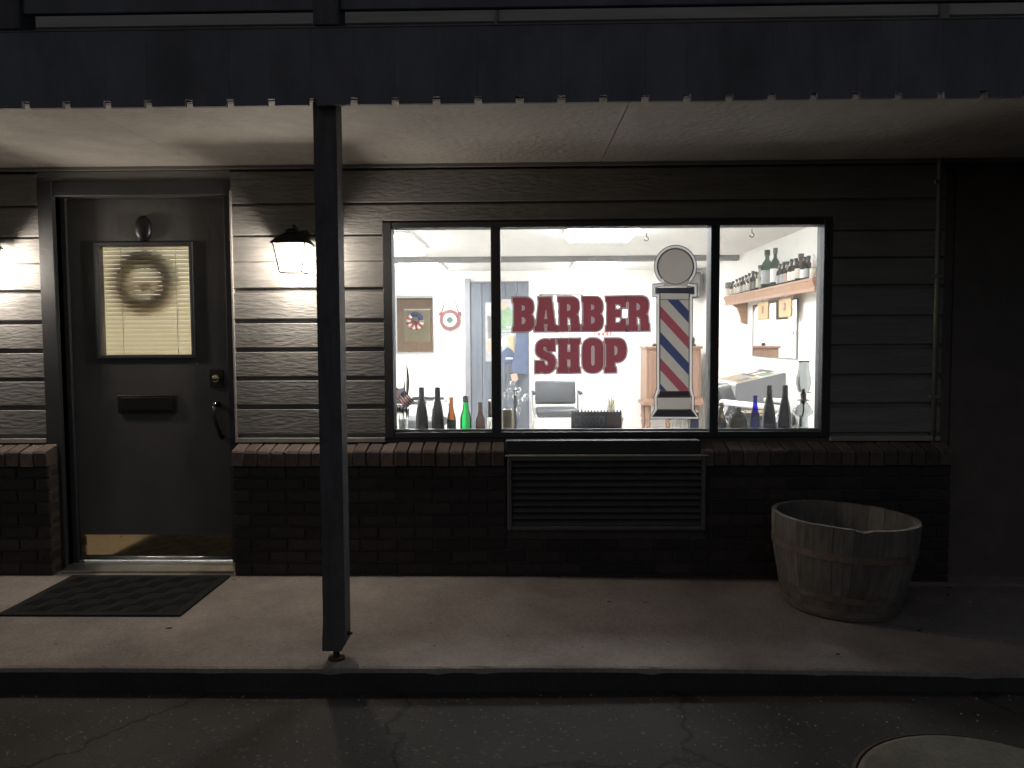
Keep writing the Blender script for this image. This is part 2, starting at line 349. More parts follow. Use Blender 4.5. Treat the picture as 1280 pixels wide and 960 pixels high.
# ================================================================== GROUND
ROAD_Z = -0.10
g = MB(); n = 24
for i in range(1): pass
g.add([(-300,-300,ROAD_Z),(300,-300,ROAD_Z),(300,300,ROAD_Z),(-300,300,ROAD_Z)], [(0,1,2,3)])
struct(g.build('road', 'asphalt'))
def side_z(x, y):                      # the walk drops a little towards the right
    return -0.012*max(0, x-0.0) if x > 0 else 0.0
xs = [-14,-8,-5]+[-4.2+0.06*i for i in range(141)]+[5,8,14]
kr = random.Random(4)
def kerb_y(x): return -1.285 + 0.012*max(-3, min(4, x)) + 0.006*math.sin(x*2.3)
k = MB(); V = []; F = []
for x in xs:
    ky = kerb_y(x)+kr.uniform(-0.0012,0.0012); z = side_z(x, 0); ch = kr.choice([0]*14+[0.004,0.008]) if abs(x) < 4.3 else 0
    V += [(x,0.12,z-0.004),(x,ky+0.02,z-0.004),(x,ky+0.006+ch*0.5,z-0.008-ch*0.3),(x,ky+ch*0.2,z-0.022-ch),(x,ky-0.004,ROAD_Z-0.05)]
for i in range(len(xs)-1):
    for j in range(4):
        a = i*5+j; F.append((a, a+1, a+6, a+5))
k.smooth(False); k.add(V, F)
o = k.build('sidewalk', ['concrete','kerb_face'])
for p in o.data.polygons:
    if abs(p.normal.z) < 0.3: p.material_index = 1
struct(o)
# round concrete cover set in the asphalt
pT = atZ(1168, 921, ROAD_Z); rad = 0.40; cc = Vector((pT.x, pT.y-rad, ROAD_Z))
dt = thing('manhole_cover', 'round pale concrete cover set in the asphalt beyond the kerb', 'manhole cover', cc)
MB().smooth().lathe([(0.0,0.012),(rad*0.55,0.0125),(rad-0.02,0.011),(rad,0.006),(rad,-0.03)], cc, 48).build('disc', 'disc_concrete', dt)
MB().lathe([(rad+0.004,0.003),(rad+0.007,0.007),(rad+0.015,0.005),(rad+0.020,0.001)], cc, 48, cap=False).build('rim_ring', 'rust', dt)
# loose gravel in the gutter
gm = MB()
for i in range(420):
    x = random.uniform(-3.2,3.4); y = kerb_y(x)-0.03-abs(random.gauss(0,0.45)); r = random.uniform(0.0015,0.005)
    gm.lathe([(0,-r*0.5),(r,0),(r*0.6,r*0.7),(0,r*0.9)], (x,y,ROAD_Z+0.001), 5)
tag(gm.build('gravel', 'paper' if False else 'print_grey'), 'fine loose grit scattered over the asphalt by the kerb', 'gravel', kind='stuff')

db_ = MB(); rg = random.Random(8)
for i in range(70):
    x = rg.uniform(-3,3.2); y = rg.uniform(-1.2,-0.14); r = rg.uniform(0.0025,0.009) if i % 9 else 0.016; a = rg.uniform(0,6.28); z = side_z(x,y)-0.003
    P = [(x+r*math.cos(a+g_)*q_, y+r*math.sin(a+g_)*q_*0.8, z+rg.uniform(0.0005,0.003)) for g_, q_ in ((0,1.2),(1.3,0.6),(2.6,0.9),(3.9,0.7),(5.1,0.6))]
    db_.add(P, [(0,1,2,3,4)])
tag(db_.build('leaf_litter', 'soil'), 'dark leaf scraps and crumbs scattered over the concrete walk', 'litter', kind='stuff')

# ================================================================== BUILDING
BL = Vector((0,0,0))
bld = thing('shop_building', 'dark motel style shop front with lap siding, low brick wall and lit window', 'building', BL)
WX0, WX1 = -4.6, 4.6
SOF = 2.235
DX0, DX1, DZ1 = -2.60, -1.625, 2.115       # door opening
p0 = atY(489, 287, 0.03); p1 = atY(1023, 541, 0.03)
GX0, GX1 = -0.742, 1.600; GZ0, GZ1 = 0.772, 1.893
FX0, FX1, FZ0, FZ1 = GX0-0.035, GX1+0.035, GZ0-0.03, GZ1+0.03
w = MB()
def wallseg(m, y0, y1):
    m.box(WX0, DX0, y0, y1, -0.05, 2.9); m.box(DX0, DX1, y0, y1, DZ1, 2.9); m.box(DX1, FX0, y0, y1, -0.05, 2.9)
    m.box(FX0, FX1, y0, y1, FZ1, 2.9); m.box(FX0, FX1, y0, y1, -0.05, FZ0); m.box(FX1, WX1, y0, y1, -0.05, 2.9)
    return m
wallseg(w, 0.0, 0.10).build('wall', 'dark_wall', bld)
# siding boards, lower edge proud of the board below
lines = [212, 255, 293.5, 325.6, 363.4, 401.6, 437.5, 473.6, 509, 545]
zl = [zY(345, y, -0.015) for y in lines]
def board(x0, x1, zt, zb, gap=0.018):
    b = MB(); d = 0.022
    pts = [(0.0, zt), (-d+0.003, zt), (-d, zt-0.003), (-d-0.001, zb+gap+0.003), (-d+0.003, zb+gap), (-0.003, zb+gap-0.002), (-0.003, zb), (0.0, zb)]
    b.prism(pts, 'x', x0, x1); return b.build('siding_board', 'siding', bld)
def clip_board(x0, x1, zt, zb, gap): board(x0, x1, zt-gap_off, zb-gap_off+0.0005, gap)
gap_off = 0.011
DL, DRr = -2.685, -1.617                      # outer edges of the door casing
for i in range(len(zl)-1):
    zt, zb = zl[i], zl[i+1]; thin = {0: 0.013, 1: 0.010, 2: 0.004}.get(i, 0.024)
    j = [random.uniform(-0.002,0.002) for _ in range(3)]
    clip_board(WX0, DL, zt+j[0], zb+j[0], thin)
    if zb > FZ1+0.02:
        clip_board(DRr, 2.24, zt+j[1], zb+j[1], thin)
    elif zt > FZ1+0.02:
        clip_board(DRr, FX0-0.012, zt+j[1], zb+j[1], thin); board(FX0-0.012, FX1+0.012, zt+j[1]-gap_off, FZ1+0.006, 0.004); clip_board(FX1+0.012, 2.24, zt+j[1], zb+j[1], thin)
    else:
        clip_board(DRr, FX0-0.012, zt+j[1], zb+j[1], thin); clip_board(FX1+0.012, 2.24, zt+j[2], zb+j[2], thin)
# frieze under the soffit, drip strips at the foot of the siding, board over the door
MB().box(WX0, WX1, -0.03, 0, zl[0]+0.002, SOF+0.04, 0.003).build('frieze_board', 'frieze', bld)
MB().box(DL, DRr, -0.02, 0, DZ1+0.045, zl[0]-0.001, 0.002).build('head_board', 'frieze', bld)
for x0, x1 in ((WX0, DL), (DRr, FX0-0.012), (FX1+0.012, 2.24)):
    MB().box(x0, x1, -0.034, 0, zl[-1]-0.034, zl[-1]-0.0095, 0.002).build('drip_strip', 'trim_light', bld)
# wall to the right of the pipe: plain dark panel
MB().box(2.30, WX1, -0.012, 0, -0.05, SOF).build('panel', 'dark_wall', bld)
# upper storey behind the canopy
us = node('upper_wall', bld)
MB().box(WX0, WX1, 0.0, 0.1, 2.9, 4.2).build('sheathing', 'upper_siding', us)
for i in range(10):
    z = 2.50+i*0.16
    MB().prism([(-0.002,z+0.16),(-0.006,z+0.16),(-0.022,z+0.004),(-0.002,z)], 'x', WX0, WX1).build('siding_board', 'upper_siding', us)
for px, w_ in ((620,0.012),(1180,0.045)):
    p = atY(px, 20, -0.04); MB().box(p.x-w_/2, p.x+w_/2, -0.05, -0.024, 2.75, 3.9).build('trim_strip', 'trim_light', us)

# --- brick skirting walls
def brick_mesh(name, lx, ly, lz, seed):
    rg = random.Random(seed); bm = bmesh.new(); bmesh.ops.create_cube(bm, size=1)
    for v in bm.verts:
        v.co = Vector((v.co.x*lx, v.co.y*ly, v.co.z*lz))+Vector((rg.uniform(-1,1)*0.0018, rg.uniform(-1,1)*0.0012, rg.uniform(-1,1)*0.0015))
    bmesh.ops.bevel(bm, geom=bm.edges[:], offset=0.004, segments=1, affect='EDGES')
    me = bpy.data.meshes.new(name); bm.to_mesh(me); bm.free(); me.materials.append(M['brick']); return me
BW, BH = 0.200, 0.0667; YF = -0.12
full = [brick_mesh('brick', BW-0.010, 0.098, BH-0.010, s) for s in range(4)]
cut_cache = {}
def put_brick(parent, x0, x1, zc):
    L_ = round(x1-x0, 3)
    if L_ < 0.03: return
    if abs(L_-BW) < 0.004: me = full[random.randrange(4)]
    else:
        if L_ not in cut_cache: cut_cache[L_] = brick_mesh('brick', L_-0.010, 0.098, BH-0.010, len(cut_cache)+9)
        me = cut_cache[L_]
    o = bpy.data.objects.new('brick', me); COL.objects.link(o); o.parent = parent
    o.location = ((x0+x1)/2, YF+0.05+random.uniform(-0.002,0.002), zc)
VX0, VX1, VZ0, VZ1 = -0.112, 0.947, 0.258, 0.655
def brick_wall(x0, x1, hole=False):
    bw = node('brick_wall', bld)
    m = MB()
    if hole:
        m.box(x0+0.006, VX0, YF+0.012, 0.0, -0.06, 0.604); m.box(VX1, x1-0.006, YF+0.012, 0.0, -0.06, 0.604); m.box(VX0, VX1, YF+0.012, 0.0, -0.06, VZ0)
    else: m.box(x0+0.006, x1-0.006, YF+0.012, 0.0, -0.06, 0.604)
    m.build('mortar', 'mortar', bw)
    for c in range(-1, 9):
        zc = c*BH+BH/2+0.003; off = 0 if c % 2 else BW/2
        x = x0-off
        while x < x1-0.005:
            a, b = max(x, x0), min(x+BW, x1)
            if hole and zc+BH/2 > VZ0 and zc-BH/2 < VZ1:
                if a < VX0: put_brick(bw, a, min(b, VX0), zc)
                if b > VX1: put_brick(bw, max(a, VX1), b, zc)
            else: put_brick(bw, a, b, zc)
            x += BW
    return bw
bwL = brick_wall(-3.9, -2.62); bwR = brick_wall(-1.614, 2.26, True)
def cap_mesh(s):
    rg = random.Random(s); b = MB(); j = lambda: rg.uniform(-0.003, 0.003); h = 0.0325
    pts = [(-0.138+j(), 0.606), (-0.140+j(), 0.676+j()), (-0.132, 0.688+j()), (-0.006, 0.719+j()*0.5), (-0.002, 0.606)]
    nn = len(pts); ins = [(p[0]+(0.003 if p[0] < -0.1 else 0), p[1]-(0.002 if p[1] > 0.65 else 0)) for p in pts]
    vs = [(-h, *p) for p in ins]+[(-h+0.003, *p) for p in pts]+[(h-0.003, *p) for p in pts]+[(h, *p) for p in ins]
    fs = [tuple(range(nn))[::-1], tuple(range(3*nn, 4*nn))]
    for r_ in range(3):
        fs += [(r_*nn+i, r_*nn+(i+1) % nn, (r_+1)*nn+(i+1) % nn, (r_+1)*nn+i) for i in range(nn)]
    b.add(vs, fs); me = bpy.data.meshes.new('cap_brick'); me.from_pydata(b.v, [], b.f); me.materials.append(M['brick_cap'])
    bm = bmesh.new(); bm.from_mesh(me); bmesh.ops.recalc_face_normals(bm, faces=bm.faces[:]); bm.to_mesh(me); bm.free(); return me
caps = [cap_mesh(s) for s in range(5)]
CG0, CG1 = -0.125, 0.925
def cap_run(parent, x0, x1):
    MB().prism([(-0.130,0.604),(-0.130,0.678),(-0.006,0.710),(-0.006,0.604)], 'x', x0+0.004, x1-0.004).build('cap_mortar', 'mortar', parent)
    nn = max(1, round((x1-x0)/0.0745)); st = (x1-x0)/nn
    for i in range(nn):
        o = bpy.data.objects.new('cap_brick', caps[random.randrange(5)]); COL.objects.link(o); o.parent = parent
        o.location = (x0+st*(i+0.5), random.uniform(-0.003,0.003), random.uniform(-0.003,0.002)); o.rotation_euler = (0,0,random.uniform(-0.03,0.03))
cap_run(bwL, -3.9, -2.62); cap_run(bwR, -1.614, CG0); cap_run(bwR, CG1, 2.26)
# panel between window and vent
MB().box(CG0+0.003, CG1-0.003, -0.122, 0.0, VZ1+0.012, FZ0-0.004, 0.004).build('apron_panel', 'frame_dark', bld)

# --- door
dr = node('door', bld)
LX0, LX1, LZ0, LZ1, LY = -2.565, -1.685, 0.035, 2.075, 0.055
q0 = atY(123, 308, LY); q1 = atY(240.5, 443, LY)
HX0, HX1, HZ0, HZ1 = q0.x, q1.x, q1.z, q0.z
lf = MB()
for a in ((LX0,HX0,LZ0,LZ1),(HX1,LX1,LZ0,LZ1),(HX0,HX1,HZ1,LZ1),(HX0,HX1,LZ0,HZ0)): lf.box(a[0],a[1],LY,LY+0.028,a[2],a[3])
lf.build('leaf', 'door_paint', dr)
inn = MB()
for a in ((LX0,HX0,LZ0,LZ1),(HX1,LX1,LZ0,LZ1),(HX0,HX1,HZ1,LZ1),(HX0,HX1,LZ0,HZ0)): inn.box(a[0],a[1],LY+0.028,LY+0.045,a[2],a[3])
inn.build('inner_face', 'door_inner', dr)
tr = MB(); t_ = 0.022
tr.box(HX0-t_,HX0,LY-0.014,LY-0.001,HZ0-t_,HZ1+t_,0.003); tr.box(HX1,HX1+t_,LY-0.014,LY-0.001,HZ0-t_,HZ1+t_,0.003)
tr.box(HX0,HX1,LY-0.0135,LY-0.001,HZ1,HZ1+t_,0.003); tr.box(HX0,HX1,LY-0.0135,LY-0.001,HZ0-t_,HZ0,0.003)
tr.build('glazing_bead', 'frame_dark', dr)
MB().box(HX0,HX1,LY+0.010,LY+0.014,HZ0,HZ1).build('pane', 'glass_pane', dr)
# casing
cs = node('door_frame', bld)
MB().box(DL,DX0,-0.030,0.10,0.0,DZ1+0.045,0.004).build('jamb', 'frame_dark', cs)
MB().box(DX0,LX0-0.003,0.035,0.098,0.0,DZ1,0.003).build('stop', 'frame_dark', cs)
MB().box(DX1,DRr,-0.028,0.10,0.0,DZ1+0.045,0.004).build('jamb', 'frame_dark', cs)
MB().box(DRr-0.004,DRr+0.004,-0.036,-0.004,0.72,2.1).build('edge_strip', 'trim_light', cs)
MB().box(LX1+0.003,DX1,0.035,0.098,0.0,DZ1,0.003).build('stop', 'frame_dark', cs)
MB().box(DX0,DX1,-0.026,0.10,LZ1+0.004,DZ1+0.045,0.004).build('head', 'frame_dark', cs)
MB().prism([(-0.07,0.0),(-0.07,0.010),(0.0,0.024),(0.10,0.026),(0.10,0.0)], 'x', DX0, DX1).build('threshold', 'aluminium', cs)
# furniture of the door
a, b = atY(101, 668, LY), atY(281, 704, LY)
MB().box(a.x, LX1-0.004, LY-0.0025, LY-0.0005, 0.066, a.z).build('kick_plate', 'brass', dr)
kp = MB()
for i in range(5):
    for z in (0.074, a.z-0.010): kp.lathe([(0.004,0),(0.003,0.0015),(0,0.002)], (0,0,0), 8)
    x = a.x+0.03+i*(LX1-a.x-0.06)/4
    for z in (0.074, a.z-0.010):
        o_ = len(kp.v)
kp2 = MB()
for i in range(5):
    x = a.x+0.03+i*(LX1-a.x-0.06)/4
    for z in (0.076, a.z-0.010): kp2.box(x-0.003,x+0.003,LY-0.004,LY-0.002,z-0.003,z+0.003,0.001)
kp2.build('screw', 'bronze', dr)
MB().smooth().tube([(LX0+0.01,LY-0.010,0.050),(LX1-0.004,LY-0.010,0.050)], 0.011, 10).build('door_sweep', 'aluminium', dr)
a, b = atY(148, 494, LY), atY(222, 516, LY)
ms = MB().box(a.x,b.x,LY-0.012,LY-0.001,b.z,a.z,0.003).build('mail_slot', 'black_metal', dr)
MB().box(a.x+0.02,b.x-0.02,LY-0.017,LY-0.011,b.z+0.018,a.z-0.012,0.002).build('flap', 'black_metal', ms)
a, b = atY(262, 462, LY), atY(281, 484, LY); c = (a+b)/2
db = MB().box(a.x,b.x-0.004,LY-0.008,LY-0.001,b.z,a.z,0.003).build('deadbolt', 'bronze', dr)
mcy = MB().smooth().lathe([(0.025,0),(0.024,0.014),(0.016,0.02),(0,0.02)], (0,0,0), 16); mcy.xf(Matrix.Translation((c.x,LY-0.008,c.z)) @ Matrix.Rotation(R(90),4,'X')); mcy.build('cylinder', 'brass', db)
h0 = atY(273, 505, LY); h1 = atY(278, 546, LY)
MB().smooth().tube([(h0.x,LY-0.002,h0.z),(h0.x-0.004,LY-0.045,h0.z-0.01),(h0.x-0.002,LY-0.055,(h0.z*2+h1.z)/3),(h0.x+0.010,LY-0.05,(h0.z+2*h1.z)/3),(h0.x+0.016,LY-0.02,h1.z+0.01),(h1.x,LY-0.002,h1.z)], [0.016,0.011,0.010,0.010,0.010,0.014], 10).build('handle', 'black_metal', dr)
MB().smooth().lathe([(0.0,-0.008),(0.010,-0.004),(0.010,0.004),(0.0,0.008)], (h0.x,LY-0.05,h0.z+0.006), 10).build('thumb_latch', 'chrome', dr)
# oval knocker plate above the glass
a = atY(180, 286, LY); ov = MB().smooth().lathe([(0.046,0),(0.044,0.016),(0.030,0.026),(0.0,0.028)], (0,0,0), 24)
ov.xf(Matrix.Translation((a.x,LY-0.001,a.z)) @ Matrix.Diagonal((1,1,1.55,1)) @ Matrix.Rotation(R(90),4,'X')); ov.build('oval_plate', 'black_metal', dr)

# --- shop window
sw = node('shop_window', bld)
fy0, fy1 = -0.022, 0.085
def fr(nm, x0, x1, z0, z1): return MB().box(x0,x1,fy0,fy1,z0,z1,0.003).build(nm, 'frame_dark', sw)
M1a, M1b, M2a, M2b = atY(614,400,0).x, atY(626,400,0).x, atY(887,400,0).x, atY(898,400,0).x
fr('jamb', FX0-0.012, GX0, FZ0, FZ1); fr('jamb', GX1, FX1+0.012, FZ0, FZ1)
fy0 += 0.002
fr('head', GX0, GX1, GZ1, FZ1); fr('bottom_rail', GX0, GX1, FZ0, GZ0)
fr('mullion', M1a, M1b, GZ0, GZ1); fr('mullion', M2a, M2b, GZ0, GZ1)
for x0, x1 in ((GX0,M1a),(M1b,M2a),(M2b,GX1)):
    MB().box(x0,x1,0.028,0.034,GZ0,GZ1).build('pane', 'glass_pane', sw)
bd = MB()
for x0, x1 in ((GX0,M1a),(M1b,M2a),(M2b,GX1)): bd.box(x0+0.001,x1-0.001,0.035,0.050,GZ0+0.001,GZ0+0.012)
bd.build('glazing_bead', 'aluminium', sw)
SILL = 0.70
MB().box(FX0-0.15, FX1+0.15, 0.116, 0.46, SILL-0.03, SILL, 0.003).build('inner_sill', 'inner_sill', sw)

# ================================================================== VENT, POST, CANOPY, PIPE, MAT, BARREL
vt = thing('wall_vent', 'dark louvred air conditioner grille set in the brick below the window', 'vent grille', ((VX0+VX1)/2, YF, VZ0))
vf = MB(); e = 0.022
vf.box(VX0,VX0+e,YF-0.03,-0.01,VZ0,VZ1,0.003); vf.box(VX1-e,VX1,YF-0.03,-0.01,VZ0,VZ1,0.003)
vf.box(VX0+e,VX1-e,YF-0.029,-0.01,VZ1-e,VZ1,0.003); vf.box(VX0+e,VX1-e,YF-0.029,-0.01,VZ0,VZ0+e,0.003); vf.build('frame', 'vent_paint', vt)
MB().box(VX0-0.012,VX1+0.012,YF-0.036,0.0,VZ1+0.0015,VZ1+0.009,0.002).build('flashing', 'trim_light', vt)
MB().box(VX0+e,VX1-e,-0.05,-0.03,VZ0+e,VZ1-e).build('backing', 'black_metal', vt)
ns = 10; hh = (VZ1-VZ0-2*e)/ns
for i in range(ns):
    z = VZ0+e+i*hh
    MB().prism([(YF-0.022,z+0.004),(YF-0.019,z+0.002),(YF+0.026,z+hh*0.86),(YF+0.023,z+hh*0.90)], 'x', VX0+e, VX1-e).build('slat', 'vent_paint', vt)

PX, PY = -0.757, -1.14
pp = atZ(422, 822, 0.0); PX, PY = pp.x, pp.y; hw = 0.0445
SZF = 2.195     # soffit height at the front
pt = thing('porch_post', 'square dark painted wooden porch post standing on a steel pin', 'post', (PX,PY,0))
MB().prism([(PX-hw-0.006,0.045),(PX-hw-0.004,0.10),(PX-hw,0.16),(PX-hw,SZF+0.02),(PX+hw,SZF+0.02),(PX+hw,0.12),(PX+hw,0.075),(PX+hw-0.018,0.045)], 'y', PY-hw, PY+hw).build('shaft', 'post_paint', pt)
MB().smooth().lathe([(0.013,-0.01),(0.013,0.06)], (PX-0.004,PY,0), 12).build('base_pin', 'rust', pt)
MB().smooth().lathe([(0.034,-0.006),(0.034,0.003),(0.030,0.005)], (PX-0.004,PY,0), 16).build('base_shadow_disc', 'rust', pt)  # small dark disc in place of the shadow at the pin foot
bo = MB().smooth().lathe([(0.009,0),(0.009,0.010),(0.005,0.012),(0.004,0.020),(0,0.020)], (0,0,0), 8); bo.xf(Matrix.Translation((PX+hw,PY-0.01,0.105)) @ Matrix.Rotation(R(90),4,'Y')); bo.build('bolt', 'rust', pt)
tp = MB().box(PX-hw+0.006,PX+hw+0.006,PY-hw-0.10,PY+hw-0.13,2.49,4.0,0.004)

cn = thing('porch_canopy', 'low canopy with plastered soffit and grooved dark fascia boards', 'canopy', (0,-1.24,SZF))
FYF = -1.275
seam = [WX0, -1.75, 0.40, 2.6, WX1]
seam[2] = atZ(782, 140, SZF).x
for i in range(4):
    x0, x1 = seam[i]+0.002, seam[i+1]-0.002
    yy0, yy1 = FYF+0.03, -0.0305
    vs = [(x0,yy0,SZF),(x1,yy0,SZF),(x1,yy1,SOF),(x0,yy1,SOF)]; vs += [(v[0],v[1],v[2]+0.018) for v in vs]
    MB().add(vs, [(0,1,2,3),(7,6,5,4),(0,4,5,1),(1,5,6,2),(2,6,7,3),(3,7,4,0)]).build('soffit_panel', 'soffit', cn)
# fascia boards with a gap at each groove; a strip behind closes the groove above the notch
pitch = 0.1565; x = atZ(29, 132, SZF-0.02).x-12*pitch
FT = atY(640, 32, FYF-0.018).z
RZB = atY(640, 9, -1.27).z
i = 0
while x < WX1:
    j = random.uniform(-0.003,0.003)
    if x > WX0-0.2:
        zb_ = SZF-0.026+j*0.4; MB().prism([(x+0.015,zb_),(x+pitch-0.015,zb_),(x+pitch-0.015,zb_+0.025),(x+pitch-0.0003,zb_+0.025),(x+pitch-0.0003,FT),(x+0.0003,FT),(x+0.0003,zb_+0.025),(x+0.015,zb_+0.025)], 'y', FYF-0.018+j*0.12, FYF).build('fascia_board', 'fascia', cn)
    x += pitch
MB().box(WX0, WX1, FYF+0.001, FYF+0.028, SZF-0.004, FT-0.004).build('fascia_backing', 'fascia', cn)
MB().box(WX0, WX1, FYF+0.03, -0.03, FT-0.06, FT-0.01).build('deck', 'dark_wall', cn)
MB().box(WX0, WX1, FYF-0.020, FYF+0.01, FT+0.001, FT+0.006, 0.001).build('cap_trim', 'fascia', cn)
rl = thing('balcony_railing', 'dark railing along the upper deck above the fascia boards', 'railing', (0,-1.25,FT))
MB().box(WX0, WX1, -1.27, -1.245, RZB, RZB+0.09, 0.003).build('bottom_rail', 'fascia', rl)
MB().box(WX0, WX1, -1.27, -1.20, 3.38, 3.43, 0.003).build('top_rail', 'fascia', rl)
xx = WX0+0.1
while xx < WX1:
    MB().box(xx-0.019, xx+0.019, -1.268, -1.247, RZB+0.091, 3.379).build('baluster', 'fascia', rl); xx += 0.14
for px in (20, 412):
    q = atY(px, 20, -1.235); MB().box(q.x-0.05, q.x+0.05, -1.29, -1.19, FT+0.013, 3.5, 0.004).build('post', 'post_paint', rl)

q = atY(1171, 400, -0.03)
pi_ = thing('conduit_pipe', 'pale vertical pipe running down the wall right of the window', 'pipe', (q.x,-0.03,0.7))
MB().smooth().lathe([(0.014,0.70),(0.014,SOF)], (q.x,-0.022,0), 12).build('pipe', 'conduit', pi_)
for z in (0.95,1.6,2.1): MB().box(q.x-0.03,q.x+0.03,-0.038,-0.018,z,z+0.02,0.002).build('strap', 'conduit', pi_)

# door mat
c1, c2, c3, c4 = atZ(88,720,0.0), atZ(284,720,0.0), atZ(231,770,0.0), atZ(-2,770,0.0)
mt = thing('door_mat', 'black ribbed rubber mat lying in front of the door', 'door mat', ((c3+c4)/2))
mx0, mx1, my0, my1 = (c1.x+c4.x)/2, (c2.x+c3.x)/2, (c3.y+c4.y)/2, (c1.y+c2.y)/2
MB().box(mx0,mx1,my0,my1,-0.003,0.006,0.002).build('base', 'rubber', mt)
rb = MB(); nx, ny = 9, 6
cw, ch = (mx1-mx0-0.08)/nx, (my1-my0-0.08)/ny
for i in range(nx):
    for j in range(ny):
        cx0, cy0 = mx0+0.04+i*cw, my0+0.04+j*ch
        for k in range(6):
            t0 = (k+0.5)/6; 
            if (i+j) % 2: A, B = (cx0+cw*t0*0.9, cy0+0.004), (cx0+cw*min(1,t0*0.9+0.25), cy0+ch-0.004)
            else: A, B = (cx0+cw*min(1,t0*0.9+0.25), cy0+0.004), (cx0+cw*t0*0.9, cy0+ch-0.004)
            rb.prism([(A[0]-0.002,A[1]),(A[0]+0.002,A[1]),(B[0]+0.002,B[1]),(B[0]-0.002,B[1])], 'z', 0.005, 0.0085)
o = rb.build('tread_ribs', 'rubber', mt); o['kind'] = 'stuff'

# half barrel planter
bq = atZ(1062, 772, -0.02)
BC = Vector((atY(1050,700,-0.50).x, -0.50, -0.016))
bar = thing('barrel_planter', 'weathered half barrel planter with a chipped rim on the walk', 'barrel', BC)
NS, BHt = 24, 0.44
def brad(t): return 0.258+(0.335-0.258)*math.sin(t*math.pi/2)
for k in range(NS):
    a0 = 2*math.pi*k/NS; da = 2*math.pi/NS; rg = random.Random(k)
    top = BHt+rg.uniform(-0.0012,0.0012); chip = (k == 17)
    a_ = a0+0.0015+rg.uniform(0,0.002); b_ = a0+da-0.0015
    m = MB(); rings = []; nz_ = 7; dr_ = rg.uniform(-0.002,0.002); vs = []
    for j in range(nz_):
        t = j/(nz_-1); z = t*top; r = brad(t)+dr_
        row = []
        for ai in range(3):
            an = a_+(b_-a_)*ai/2
            zz = z
            if chip and j == nz_-1 and ai < 2: zz -= 0.004 if ai == 0 else 0.012
            vs.append((BC.x+r*math.cos(an), BC.y+r*math.sin(an), BC.z+zz))
        for ai in (2,1,0):
            an = a_+(b_-a_)*ai/2; zz = z
            if chip and j == nz_-1 and ai < 2: zz -= 0.003 if ai == 0 else 0.009
            vs.append((BC.x+(r-0.024)*math.cos(an), BC.y+(r-0.024)*math.sin(an), BC.z+zz))
    fs = []
    for j in range(nz_-1):
        for i in range(6):
            fs.append((j*6+i, j*6+(i+1) % 6, (j+1)*6+(i+1) % 6, (j+1)*6+i))
    fs.append((5,4,3,2,1,0)); q_ = (nz_-1)*6; fs += [(q_,q_+1,q_+4,q_+5),(q_+1,q_+2,q_+3,q_+4)]
    m.add(vs, fs).build('stave', 'barrel_wood', bar)
for z0, z1 in ((0.018,0.046),(0.085,0.115),(0.285,0.318)):
    r0, r1 = brad(z0/BHt)+0.0055, brad(z1/BHt)+0.0055
    MB().smooth(False).lathe([(r0-0.006,z0),(r0,z0),(r1,z1),(r1-0.006,z1)], BC, 64, cap=False).build('hoop', 'hoop', bar)
MB().lathe([(0.0,0.205),(0.2,0.20),(0.30,0.195)], BC, 32, cap=False).build('soil', 'soil', bar)
bar.rotation_euler = (0, R(2.2), R(0))

